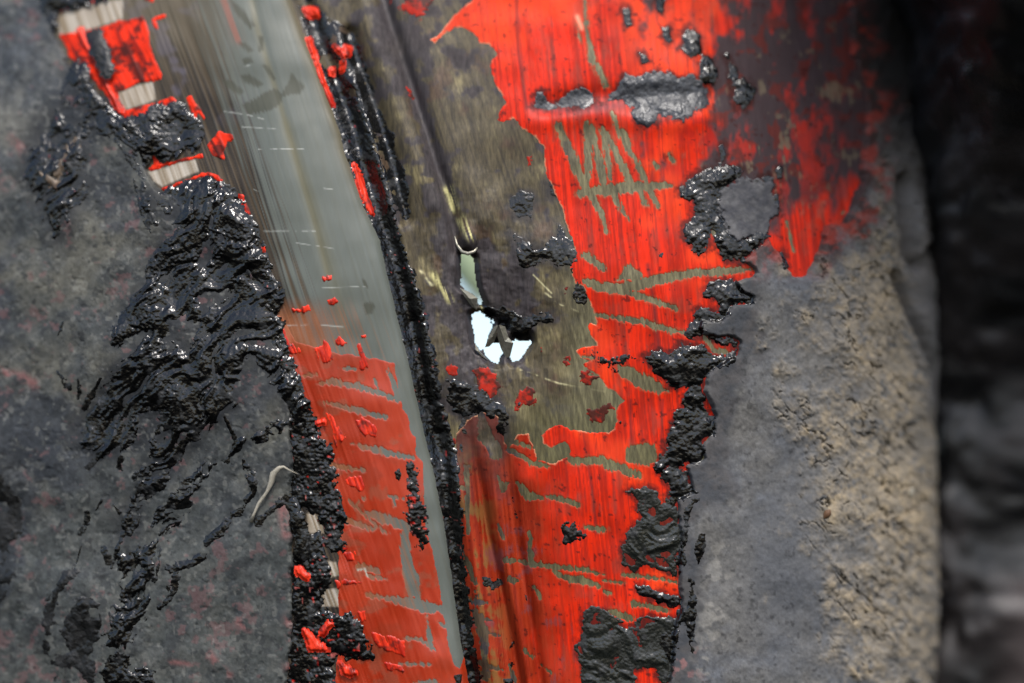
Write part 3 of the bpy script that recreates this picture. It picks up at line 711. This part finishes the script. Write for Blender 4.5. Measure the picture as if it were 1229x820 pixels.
    for pts in RED_BITS:
        q = bbox(pts, 8); x, y = q.x, q.y
        d = poly(x, y, pts) + 4.0 * fbm(x, y, 8, 4, 5, .75)
        c = mix(C(158, 36, 22), C(70, 34, 28), .5 + 1.4 * fbm(x, y, 7, 4, 9, .65))
        d = d + 1.5 * fbm(x, y, 3, 2, 7)
        sheet("primer_fragment", q, wall_h(q) + .5 - 1.5 * ss(1, -1.5, d), d + 2.5, M_red, c, .4, wall)


build_red()


def build_strip_film():
    r = Reg(300, 590, 350, 860)
    x, y = r.x, r.y
    s = strip_h(r)
    d = lpoly(x, y, RED_S, 20) + 1.2 * fbm(x, y, 8, 3, 5)
    a, b = rot(x, y, math.radians(70), 60, 3)
    st = fbm(a * 4, b * 4, 4, 3, 1)
    sc = np.maximum.reduce([stroke(x, y, p, w) for p, w in SCR_S]) + .8 * fbm(x, y, 3.5, 2, 7) + .7 * fbm(x, y, 9, 2, 8) + 1.8 * fbm(*[v * 4 for v in rot(x, y, math.radians(70), 12, 2.2)], 4, 2, 17) - .3
    d2 = np.minimum(d, -sc)
    c = mix(C(148, 40, 15), C(162, 50, 22), .5 + .6 * st + .5 * fbm(x, y, 60, 3, 4))
    c = mix(c, C(128, 112, 92), ss(-2.2, .6, sc) * .4)
    c = mix(c, C(132, 42, 18), ss(.2, .7, fbm(x, y, 30, 4, 6)) * .6)
    c = mix(c, C(120, 78, 58), ss(.35, .75, fbm(x, y, 20, 4, 12) + .5 * ss(700, 800, y) * ss(480, 430, x)) * .4)
    c = mix(c, C(140, 84, 48), ss(432, 395, y) * .8)
    h = s + .25 - .75 * ss(.7, -1.0, d2)
    h = np.where(edge_x(y) - x < -1, h - 3, h)
    o = sheet("red_film", r, h, np.where(d2 > -2, 1, -1), M_film, c, .34 + .06 * st, strip)
    tag(o, "thin dull orange-red primer film scratched to the metal")


build_strip_film()


def chip(pts, parent, base, col=None, t=.8, strk=None):
    allp = pts
    q = bbox(allp, 8); x, y = q.x, q.y
    d = (stroke(x, y, pts, strk) if strk else poly(x, y, pts)) + 1.1 * fbm(x, y, 4.5, 3, 5) + .9 * fbm(*[v * 3 for v in rot(x, y, math.radians(72), 26, 2.4)], 3, 2, 8)
    a, b = rot(x, y, math.radians(72), 26, 2.4)
    st = fbm(a * 3, b * 3, 3, 2, 8)
    c = mix(C(222, 54, 26) if col is None else col, C(160, 28, 12) if col is None else col * .5, .35 + 1.1 * st)
    c = mix(c, C(60, 28, 24), ss(.15, .8, fbm(x, y, 6, 3, 12, .7)) * .75)
    b0 = base(q)
    h = b0 + t + .8 * st - (t + 1.6) * ss(1.2, -1.5, d)
    return sheet("paint_chip", q, h, np.where(d > -2.2, 1, -1), M_chip, c, .42, parent)


for p in CHIPS:
    chip(p, strip, strip_h)
for p in RED_L:
    q = bbox(p, 10); x, y = q.x, q.y
    b0 = strip_h(q)
    d = poly(x, y, p) + 1.6 * fbm(x, y, 7, 3, 5)
    a, b = rot(x, y, math.radians(63), 50, 4)
    st = fbm(a * 4, b * 4, 4, 3, 9)
    c = mix(C(212, 44, 16), C(116, 22, 12), ss(-.1, .6, st + .3 * fbm(x, y, 20, 3, 3) - .1 + .45 * np.exp(-((x - 155) / 30) ** 2 - ((y - 68) / 24) ** 2)) * .85)
    c = mix(c, C(46, 24, 20), ss(.1, .6, fbm(x, y, 12, 4, 17, .65) + .55 * np.exp(-((x - 155) / 26) ** 2 - ((y - 70) / 26) ** 2) + .5 * np.exp(-((x - 105) / 18) ** 2 - ((y - 75) / 18) ** 2)) * .85)
    o = sheet("red_primer", q, b0 + 1.0 + .4 * st - 2.6 * ss(1.5, -1.6, d), np.where(d > -2.4, 1, -1), M_red, c, .4, strip)


# ------------------------------------------------------------------ outer coating
def crumbs(x, y, s, seed):
    """rounded granules"""
    n = vn(x / s + seed * 1.7, y / s + 3.1, seed)
    m = vn(x / (s * .62) + 7.7, y / (s * .62) + seed, seed + 5)
    return np.sqrt(np.abs(n)) * .7 + np.abs(m) * .5


def left_h(x, y):
    und = 5 * fbm(x, y, 80, 3, 3) + .55 * fbm(x, y, 22, 4, 5)
    a, b = rot(x, y, math.radians(-58), 40, 12)
    return 11 + und + .6 * fbm(a * 6, b * 6, 6, 4, 8) + .15 * fbm(x, y, 5, 2, 11)


def build_left():
    r = Reg(-60, 375, -40, 860)
    x, y = r.x, r.y
    d = lpoly(x, y, COAT_L, 40) + 3.5 * fbm(x, y, 14, 4, 6)
    n1 = fbm(x, y, 60, 5, 2); n2 = fbm(x, y, 14, 4, 7)
    c = mix(C(72, 75, 75), C(94, 93, 85), .5 + .9 * n1 + .4 * n2)
    c = mix(c, C(58, 62, 68), ss(.05, .6, fbm(x, y, 75, 4, 9) + .2 * n2) * .75)
    low = ss(560, 640, y)
    c = mix(c, mix(C(76, 80, 79), C(68, 71, 71), .5 + n2), low * .8)
    top = ss(330, 120, y) * ss(140, 40, x)
    c = mix(c, mix(C(78, 82, 86), C(98, 98, 94), .5 + n1 + .4 * n2), top * .7)
    stain = np.maximum.reduce([lpoly(x, y, p, 26) for p in (
        [(-60, 470), (40, 466), (75, 472), (96, 492), (86, 530), (76, 560), (60, 575), (45, 600), (38, 640), (28, 690), (10, 720), (-60, 760)], [(-60, 335), (20, 340), (30, 355), (20, 385), (10, 405), (-60, 420)], [(105, 196), (150, 205), (175, 240), (180, 290), (130, 280), (112, 240)])])
    c = mix(c, C(50, 54, 60), ss(-6, 8, stain + 9 * n2) * .8)
    c = mix(c, C(62, 66, 68), line(x, y, [(265, 665), (277, 690), (284, 720), (294, 748)], 7) * .8)
    c = mix(c, C(60, 64, 66), np.maximum(line(x, y, [(338, 700), (340, 725), (334, 740)], 7), 0) * .7)
    n4 = fbm(x, y, 5, 3, 9, .7)
    c = c * (1 + .24 * n4 + .16 * n2)[..., None]
    fl = fbm(x, y, 13, 5, 20, .65)
    c = mix(c, C(108, 108, 102), ss(.3, .46, fl + .3 * n1) * .25)
    c = mix(c, C(48, 51, 54), ss(-.38, -.52, fl + .2 * n1) * .55)
    hal = np.maximum(lpoly(x, y, TAR_L[5][0], 40), lpoly(x, y, TAR_L[0][0], 40))
    c = mix(c, C(40, 42, 46), ss(-26, 4, hal + 14 * n1) * .8)
    # rosy patches
    ros = fbm(x, y, 15, 4, 13) + .22 * fbm(x, y, 70, 2, 15) + .12 * low
    c = mix(c, C(116, 82, 82), ss(.6, .8, ros + .3 * n4) * .45)
    for pts, w in (([(0, 445), (25, 452), (45, 460)], 6), ([(100, 375), (120, 385)], 5), ([(245, 710), (265, 712)], 3), ([(222, 715), (228, 735)], 4), ([(254, 782), (268, 800), (278, 808)], 4), ([(22, 168), (32, 178)], 6), ([(2, 205), (14, 222)], 7), ([(208, 793), (232, 796)], 3), ([(288, 745), (300, 755)], 4), ([(340, 605), (346, 640)], 6), ([(348, 740), (347, 800)], 5)):
        c = mix(c, C(134, 92, 90), line(x, y, pts, w) * ss(-.3, .4, n2 + .4 * n4) * .85)
    c = mix(c, C(38, 40, 42), ss(.55, .85, fbm(x, y, 9, 3, 17)) * .6)
    c = mix(c, C(136, 136, 130), ss(.6, .9, fbm(x, y, 6, 2, 4)) * .3)
    c = c * .76
    h = left_h(x, y)
    pit = ss(.5, .8, fbm(x, y, 11, 3, 19))
    h = h - .7 * pit
    h = h - 16 * ss(4, -3, d)
    o = sheet("outer_coating", r, h, np.where(d > -3.5, 1, -1), M_coat, c, .62 + .12 * n2, pipe)
    tag(o, "matt grey weathered coating torn open over black tar, left of the ridge")
    return o


coatL = build_left()


def right_h(x, y):
    tan = tan_mask(x, y)
    a, b = rot(x, y, math.radians(52), 26, 11)
    lump = fbm(a * 8, b * 8, 8, 4, 6)
    rid = fbm(a * 9, b * 9, 9, 3, 9)
    crack = np.exp(-(rid / .05) ** 2) * ss(-.25, .1, fbm(x, y, 30, 3, 12))
    return 8 + 2.5 * fbm(x, y, 70, 3, 4) + .5 * fbm(x, y, 9, 3, 8) + tan * (3.2 + 2.2 * lump + .5 * fbm(x, y, 6, 2, 3) - 8 * crack), tan, crack


def tan_mask(x, y):
    bx = np.interp(y, [-40, 250, 330, 420, 500, 600, 680, 760, 860], [1120, 1040, 985, 960, 972, 978, 990, 1008, 1035]).astype(np.float32)
    t = ss(-30, 80, x - bx + 16 + 70 * fbm(x, y, 30, 5, 14, .65))
    # the skin peels away from the dust near the limb above
    return t * ss(1128, 1078, x - .16 * np.clip(y - 380, -400, 400) * 1.0 - 10) if False else t


def build_right():
    r = Reg(760, 1800, -40, 860)
    x, y = r.x, r.y
    d = np.minimum(lpoly(x, y, COAT_R, 60), 60)
    h, tan, crack = right_h(x, y)
    d = d + 2.4 * fbm(x, y, 12, 4, 6)
    n1 = fbm(x, y, 70, 4, 2); n2 = fbm(x, y, 13, 4, 7); n3 = fbm(x, y, 5, 2, 3)
    c = mix(C(98, 96, 93), C(82, 84, 88), .5 + .8 * n1 + .3 * n2)
    c = c * (1 + .26 * fbm(x, y, 4, 3, 9, .7) + .14 * n2)[..., None]
    dg = np.maximum.reduce([lpoly(x, y, p, 20) for p in (
        [(890, 306), (912, 345), (906, 380), (918, 400), (922, 420), (902, 434), (888, 455), (888, 480), (884, 505), (874, 530), (868, 560), (882, 598), (874, 614), (850, 608), (830, 620), (812, 650), (805, 560), (850, 480), (835, 395), (880, 360)],
        [(812, 640), (842, 650), (840, 700), (836, 780), (820, 850), (800, 850)])])
    c = mix(c, mix(C(62, 64, 68), C(74, 72, 72), .5 + n2), ss(-9, 9, dg + 8 * n2 + 4 * n1) * .95)
    blue = np.exp(-((x - 935) / 55) ** 2 - ((y - 690) / 110) ** 2)
    c = mix(c, C(80, 82, 86), blue * .8)
    c = mix(c, C(150, 146, 138), ss(.2, .6, fbm(x, y, 12, 4, 18) + .1) * np.clip(line(x, y, [(866, 660), (860, 700), (852, 750), (846, 800)], 17), 0, 1) * .4)
    c = mix(c, C(128, 92, 90), ss(.3, .6, fbm(x, y, 14, 4, 11)) * np.exp(-((x - 815) / 22) ** 2 - ((y - 795) / 45) ** 2) * .8)
    warm = mix(C(154, 138, 112), C(116, 109, 98), .5 + .8 * n2)
    c = mix(c, warm, tan * np.clip(.78 + .5 * n1 + .7 * n2 + .4 * n3, 0, 1))
    c = mix(c, C(60, 54, 46), crack * tan * .4)  # dirt tone in the cracks that also paints in their shade
    c = mix(c, C(98, 96, 96), ss(1062, 1092, x - .18 * (y - 330) + 8 * n2) * ss(520, 470, y) * .85)
    c = mix(c, C(92, 90, 88), ss(1085, 1135, x + 14 * n2) * .6)
    c = mix(c, C(34, 32, 31), ss(290, 90, y + .9 * (1080 - x) + 40 * n2) * .92)  # upper right corner darkened: shade put into the coating's colour
    c = mix(c, C(170, 84, 66), np.exp(-((x - 1015) / 22) ** 2 - ((y - 255) / 24) ** 2) * ss(-.3, .5, n2) * .6)
    c = mix(c, C(40, 40, 40), ss(.62, .85, fbm(x, y, 7, 3, 21)) * .5)
    c = mix(c, mix(C(60, 40, 38), C(132, 46, 34), ss(-.1, .4, n2)), ss(34, 0, d + 26 * fbm(x, y, 18, 4, 16, .65)) * ss(345, 290, y) * .85)
    h = h - 13 * ss(3.5, -3, d)
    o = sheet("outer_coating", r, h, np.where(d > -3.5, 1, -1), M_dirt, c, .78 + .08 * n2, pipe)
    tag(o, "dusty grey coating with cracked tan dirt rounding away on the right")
    q = bbox(COAT_I, 10); x, y = q.x, q.y
    d = poly(x, y, COAT_I) + 10 * fbm(x, y, 16, 5, 7, .7) + 2
    c = mix(C(62, 62, 66), C(84, 83, 84), .5 + fbm(x, y, 10, 4, 3))
    o2 = sheet("coating_island", q, 3.2 + 1.2 * fbm(x, y, 18, 4, 4) - 5 * ss(2.5, -2.5, d), np.where(d > -3.2, 1, -1), M_coat, c, .6, pipe)
    return o


coatR = build_right()


# ------------------------------------------------------------------ tar
def tar(pts, base, parent, hgt, ang=None, holes=(), strk=None, seed=0, red=0.0, gloss=.22, rag=4.5, gran=2.4, tint=None, name="tar_patch", gsz=3.4, erode=False):
    q = bbox(pts, 12)
    x, y = q.x, q.y
    d = stroke(x, y, pts, strk) if strk else poly(x, y, pts)
    for h_ in holes:
        d = np.minimum(d, -lpoly(x, y, h_, 14) + 1)
    ar = abs(sum(pts[i][0] * pts[i - 1][1] - pts[i - 1][0] * pts[i][1] for i in range(len(pts)))) / 2 if not strk else max(strk) ** 2 * 3
    sz = min(max(math.sqrt(ar) / 34, .3), 1.0)
    if ang is not None:
        xw = x + 16 * fbm(x, y, 48, 2, 3); yw = y + 16 * fbm(x, y, 48, 2, 8)
        a, b = rot(xw, yw, math.radians(ang), 30, 7)
        rg = fbm(a * 6, b * 6, 6, 4, 5 + seed)
        d = d + ((rag + 1) * rg + 3.6 * fbm(x, y, 7, 4, 9, .75)) * sz + 1.4
        d = np.minimum(d, 24)
        if erode:
            d = d - 14 * ss(.5, .85, fbm(a * 6, b * 6, 9, 4, 21))
    else:
        rg = fbm(x, y, 11, 4, 5 + seed)
        d = d + (rag * rg + 3.4 * fbm(x, y, 6, 3, 9, .75)) * sz + .7
    b0 = base(q) if callable(base) else base
    cr = crumbs(x, y, gsz, 3 + seed % 5)
    zone = ss(-.15, .35, fbm(x, y, 26, 3, 15 + seed))          # crumbly here, smeared smooth there
    body = .32 * hgt * ss(0, 12, d)
    h = b0 - 1.4 + (1.6 + .8 * body) * ss(-2.4, 1.6, d) + gran * (cr - .3) * ss(-1.5, 3, d) * (.12 + .42 * zone)
    if ang is not None:
        a, b = rot(xw, yw, math.radians(ang), 30, 12)
        h = h + 3.0 * fbm(a * 8, b * 8, 8, 3, 12) * ss(0, 10, d) * (1 if erode else .6)
    else:
        h = h + 1.3 * fbm(x, y, 14, 3, 12) * ss(0, 6, d) * sz
    c0 = C(12, 12, 12) if tint is None else tint
    c = mix(c0 * np.ones(x.shape + (3,), np.float32), C(40, 41, 42), ss(.4, .8, fbm(x, y, 12, 4, 8)) * .7)
    if red > 0:
        sp = vn(x / 4.2 + 9.3, y / 4.2 + 2.2, 7)
        c = mix(c, C(176, 92, 86), ss(1 - red, 1 - red + .15, sp) * .8)
        c = mix(c, C(190, 38, 28), ss(1 - red * .8, 1 - red * .8 + .12, vn(x / 6.1 + 1.3, y / 6.1 + 8.2, 9)) * .8)
    rr = gloss - .08 + .12 * zone + .3 * ss(.4, .8, fbm(x, y, 12, 4, 8)) + .1 * fbm(x, y, 9, 2, 6)
    return sheet(name, q, h, np.where(d > -2.6, 1, -1), M_tar, c, np.clip(rr, .08, .8), parent)


def bl(q): return left_h(q.x, q.y) - .2
def br(q): return right_h(q.x, q.y)[0] - 8


for i, (p, h, a, ho) in enumerate(TAR_L):
    g = .2 if h >= 3 else .5
    tar(p, bl, coatL, h, a, ho, seed=i, erode=a is not None, gloss=g, gran=4.2 if h >= 3 else .8, rag=5 if h >= 3 else 3, red=.08 if i in (0, 4) else 0)
for i, (p, w) in enumerate(TAR_LS):
    tar(p, bl, coatL, 3, None, strk=w, seed=i, rag=3.2)
for i, (p, h) in enumerate(TAR_E):
    tar(p, strip_h, strip, h + 3, None, seed=i, red=.22, gran=3.6, gsz=4.6, rag=6)
# the groove beside the ridge is packed with crumbs
GL = [(edge_x(np.float32(y)) - 6, y) for y in range(120, 861, 20)]
GR = [(grv_x(np.float32(y)) + 5, y) for y in range(860, 119, -20)]
GP = [(float(a), float(b)) for a, b in GL + GR]
o = tar(GP, 1.2, wall, 3, None, seed=3, red=.12, gran=3.0, gsz=4.4, rag=2.5, name="tar_filling")
tag(o, "crumbly black tar packed in the groove beside the ridge")
for i, (p, h) in enumerate(TAR_SHADE_G):
    tar(p, wall_h, wall, h, None, seed=i, rag=3, gran=2.2, red=.05)  # tar in the groove plus the fold's shadow band in tar colour
for i, (p, h) in enumerate(TAR_C):
    on = 470 < p[0][0] < 520 and p[0][1] > 540 or (p[0][0] == 545)
    tar(p, strip_h if on else wall_h, strip if on else wall, 3 if on else h * .6, None, seed=i, rag=2.6 if on else 4.5, red=.3 if on else .04, gran=4.0 if on else 1.8)
def over_edge(q):
    """whatever lies on top beside the right-hand tear: bare steel or coating"""
    d = np.minimum(lpoly(q.x, q.y, COAT_R, 60), 60) + 2.4 * fbm(q.x, q.y, 12, 4, 6)
    return np.maximum(wall_h(q) + .5, right_h(q.x, q.y)[0] - 13 * ss(3.5, -3, d) - .2)


for i, (p, h) in enumerate(TAR_R):
    smear = h == 3 and i in (7, 9)
    tar(p, over_edge, wall, h + (0 if smear else 1.5), 20 if smear else None, seed=i, rag=4 if not smear else 1.5, holes=RED_WIN if smear else (), gran=1.8, gloss=.34 if smear else .22, tint=C(27, 29, 26) if smear else None)
for i, (p, h) in enumerate(TAR_D):
    tar(p, lambda q: wall_h(q) + .6, wall, h, None, seed=i, rag=3, gran=1.6, gloss=.5, tint=C(46, 48, 53))
for p in CHIPS_D:
    q0 = p[0][0] > 362 and p[0][1] < 90
    chip(p, wall if q0 else strip, (lambda q: 4.0) if q0 else (lambda q: strip_h(q) + 5.5), t=1.2)
for p, w in CHIP_ST:
    if p[0][0] < 200:
        chip(p, strip, lambda q: strip_h(q) + 2, t=3, strk=w)
    else:
        chip(p, wall, lambda q: 4.0, t=1.5, strk=w)


for p in ([(87, 178), (91, 182), (84, 196), (78, 210), (72, 214), (69, 207), (78, 194)], [(56, 208), (66, 212), (76, 220), (72, 227), (62, 218)], [(93, 170), (98, 168), (98, 177), (93, 178)]):
    o = chip(p, coatL, lambda q: bl(q) + 1.8, col=C(112, 96, 80), t=.8)
    o.name = "coating_shred"


# ------------------------------------------------------------------ shards hanging in the hole
def at(px, py, d=0.0):
    """point of the pipe's own space that lies d units behind the plane of the ridge"""
    s = (DIST + d) / DIST
    return Vector(((px - CX) * s * K, d * K, (CY - py) * s * K))


M_shard = mat("torn_metal", .6, .5, .25, 900, .4, 1200, flat=tuple(C(150, 146, 132)), rough=.4)


def shard(pts, depths, th=3.0):
    n = len(pts)
    top = [at(p[0], p[1], d) for p, d in zip(pts, depths)]
    bot = [v + Vector((.3 * K, th * K, 0)) for v in top]
    c = sum(top, Vector()) / n + Vector((0, -2.0 * K, 0))
    c2 = sum(bot, Vector()) / n
    v = top + bot + [c, c2]
    f = [(i, (i + 1) % n, 2 * n) for i in range(n)] + [((i + 1) % n + n, i + n, 2 * n + 1) for i in range(n)] + [(i, i + n, (i + 1) % n + n, (i + 1) % n) for i in range(n)]
    return solid("torn_shard", v, f, M_shard, wall, False)


shard([(593, 392), (598, 390), (597, 400), (593, 410), (587, 416), (582, 417), (585, 408)], [6, 2, 8, 14, 18, 17, 12])
shard([(599, 390), (606, 392), (610, 405), (616, 412), (612, 428), (607, 430), (601, 418), (597, 404)], [0, 4, 8, 6, 14, 16, 18, 10])
shard([(552, 346), (562, 350), (573, 358), (572, 372), (566, 368), (558, 357)], [2, 6, 8, 14, 12, 6])
shard([(570, 412), (576, 422), (585, 432), (578, 428), (571, 420)], [6, 12, 14, 10, 6])

# ------------------------------------------------------------------ things round the pipe
M_fibre = mat("dry_fibre", 0, .3, .2, 900, .3, 900, flat=tuple(C(150, 144, 130)), rough=.6)
M_husk = mat("brown_husk", 0, .3, .3, 900, .3, 900, flat=tuple(C(92, 66, 46)), rough=.6)
M_leaf = mat("green_leaf", 0, .4, .2, 60, .2, 90, flat=tuple(C(205, 228, 190)), rough=.5)


def tube(name, path, rad, m, parent=None, seg=8):
    vv, ff = [], []
    n = len(path)
    for i, p in enumerate(path):
        t = (path[min(i + 1, n - 1)] - path[max(i - 1, 0)]).normalized()
        u = t.cross(Vector((0, 1, 0))).normalized(); w = t.cross(u)
        for k in range(seg):
            a = 2 * math.pi * k / seg
            vv.append(p + (u * math.cos(a) + w * math.sin(a) * .6) * rad[i])
    for i in range(n - 1):
        for k in range(seg):
            ff.append((i * seg + k, i * seg + (k + 1) % seg, (i + 1) * seg + (k + 1) % seg, (i + 1) * seg + k))
    ff.append(tuple(range(seg - 1, -1, -1))); ff.append(tuple(range((n - 1) * seg, n * seg)))
    return solid(name, vv, ff, m, parent)


def surf(px, py, h):
    """point on the pipe wall, h units above the bare surface"""
    j = int(np.clip((py + 40) / 900 * (VN - 1), 0, VN - 1))
    k = int(np.argmin(np.abs(SX[j] - px)))
    j = int(np.argmin(np.abs(SY[:, k] - py)))
    H = h + RB[j, k]
    return Vector(((BX[j, k] + NX[j, k] * H - CX) * K, (BD[j, k] + ND[j, k] * H) * K, (CY - BYY[j, k]) * K))


def lh(px, py): return float(left_h(np.array([[px]], np.float32), np.array([[py]], np.float32))[0, 0])


lp = [(546, 284), (548, 293), (555, 302), (562, 304), (569, 302), (573, 297)]
lip = tube("rolled_lip", [surf(a, b, 1.5) for a, b in lp], [K * r for r in (.6, 1.5, 2.2, 2.4, 2.0, .6)], M_shard, wall)
fp = [(303, 626), (308, 614), (315, 603), (322, 590), (328, 578), (332, 568), (337, 561), (343, 560), (350, 563), (358, 568)]
fr = [2.8, 1.6, 2.0, 1.9, 3.4, 4.0, 2.6, 1.6, .9, .5]
fo = tube("plant_fibre", [surf(a + 1.2 * math.sin(i * 2.3), b, lh(a, b) + 3 + 4 * math.sin(i / 3)) for i, (a, b) in enumerate(fp)], [r * K for r in fr], M_fibre)
fo.rotation_euler = (PITCH, 0, 0)
tag(fo, "pale twisted dry plant fibre stuck on the black tar beside the ridge", "fibre")


def husk(px, py, L, W, ang, label, name, m):
    c = surf(px, py, float(right_h(np.array([[px]], np.float32), np.array([[py]], np.float32))[0][0, 0]) + 1.5)
    d = Vector((math.cos(ang), 0, -math.sin(ang)))
    path = [c + d * (L * K * (t - .5)) for t in (0, .15, .35, .6, .85, 1)]
    o = tube(name, path, [W * K * w for w in (.1, .6, 1, .9, .5, .08)], m)
    o.rotation_euler = (PITCH, 0, 0)
    tag(o, label, "husk")


husk(986, 617, 14, 4.5, 2.2, "brown seed husk lying on the grey coating at the edge of the tan dirt", "seed_husk", M_husk)
husk(1085, 590, 13, 3.5, 1.7, "pale grain husk on the cracked tan dirt near the right limb", "grain_husk", M_fibre)

# a leaf some way behind the hole, seen through the slit
lv, lf = [], []
for i in range(9):
    t = i / 8
    w = 38 * math.sin(math.pi * min(t * 1.02 + .02, 1)) ** .8 + .4
    for k in range(-2, 3):
        s = k / 2
        p = at(566 + 20 * (t - .5) + w * s * 1.0, 215 + 155 * t, 380 + 18 * s * s + 30 * (t - .5) ** 2)
        lv.append(p)
for i in range(8):
    for k in range(4):
        a = i * 5 + k
        lf.append((a, a + 1, a + 6, a + 5))
n0 = len(lv)
lv += [v + Vector((0, 2 * K, 0)) for v in lv]
lf += [tuple(n0 + q for q in reversed(f)) for f in lf]
lo = solid("leaf", lv, lf, M_leaf)
lo.rotation_euler = (PITCH, 0, 0)
tag(lo, "blurred green leaf seen through the slit above the hole", "leaf")


# the dark tarred post standing behind the right limb
def build_post():
    nu, nv = 160, 260
    u = np.linspace(0, 1, nu)[None, :] * np.ones((nv, 1)); v = np.linspace(0, 1, nv)[:, None] * np.ones((1, nu))
    ang = 2 * math.pi * u
    rx = 168.0; rz = 150.0
    yy = -720 + 1880 * v
    w = np.clip(np.abs(np.cos(ang)), 0, 1) ** .55 * np.sign(np.cos(ang)); z = np.clip(np.abs(np.sin(ang)), 0, 1) ** .55 * np.sign(np.sin(ang))
    px = ang / (2 * math.pi) * 900
    lump = 12 * fbm(px, yy, 120, 3, 2) + 11 * fbm(px, yy, 62, 3, 5) + 3 * fbm(px, yy, 20, 2, 8)
    step = -4 * np.exp(-((yy - 742) / 9) ** 2)
    # lean and unseen top are added to shade the pipe's upper right
    over = 560 * ss(540, -420, yy)
    cx = 1300 - 14 * ss(500, 200, yy) - 150 * ss(60, -300, yy)
    X = cx + (rx + lump + step) * w; D = 360 + (rz + lump + step) * z - over * np.clip(-z, 0, 1)
    co = np.stack([(X - CX) * K, D * K, (CY - yy) * K], -1).reshape(-1, 3)
    idx = np.arange(nu * nv).reshape(nv, nu)
    q = np.stack([idx[:-1, :-1], idx[1:, :-1], idx[1:, 1:], idx[:-1, 1:]], -1).reshape(-1, 4)
    faces = [tuple(int(t) for t in f) for f in q]
    faces.append(tuple(int(t) for t in idx[0][::-1])); faces.append(tuple(int(t) for t in idx[-1]))
    me = bpy.data.meshes.new("tarred_post")
    me.from_pydata(co.tolist(), [], faces)
    me.polygons.foreach_set("use_smooth", np.ones(len(me.polygons), bool))
    n1 = fbm(px, yy, 60, 4, 3); n2 = fbm(px, yy, 24, 4, 7)
    c = mix(C(15, 15, 16), C(32, 28, 28), ss(-.1, .7, n1 + .3 * n2))
    c = mix(c, C(64, 64, 68), ss(.5, .8, n2) * .35)
    c = mix(c, C(70, 62, 61), ss(705, 730, yy) * np.exp(-((X - 1290) / 42) ** 2) * .9)
    cc = np.ones((nu * nv, 4), np.float32); cc[:, :3] = c.reshape(-1, 3)
    at_ = me.attributes.new("col", 'FLOAT_COLOR', 'POINT'); at_.data.foreach_set("color", cc.ravel())
    rg = (.5 + .15 * n1).astype(np.float32).ravel()
    at_ = me.attributes.new("rgh", 'FLOAT', 'POINT'); at_.data.foreach_set("value", np.ascontiguousarray(rg))
    me.materials.append(M_pitch); me.update()
    o = bpy.data.objects.new("tarred_post", me)
    COL.objects.link(o)
    o.rotation_euler = (PITCH, 0, 0)
    tag(o, "dark out-of-focus tarred post standing behind the right side of the pipe", "post")


build_post()
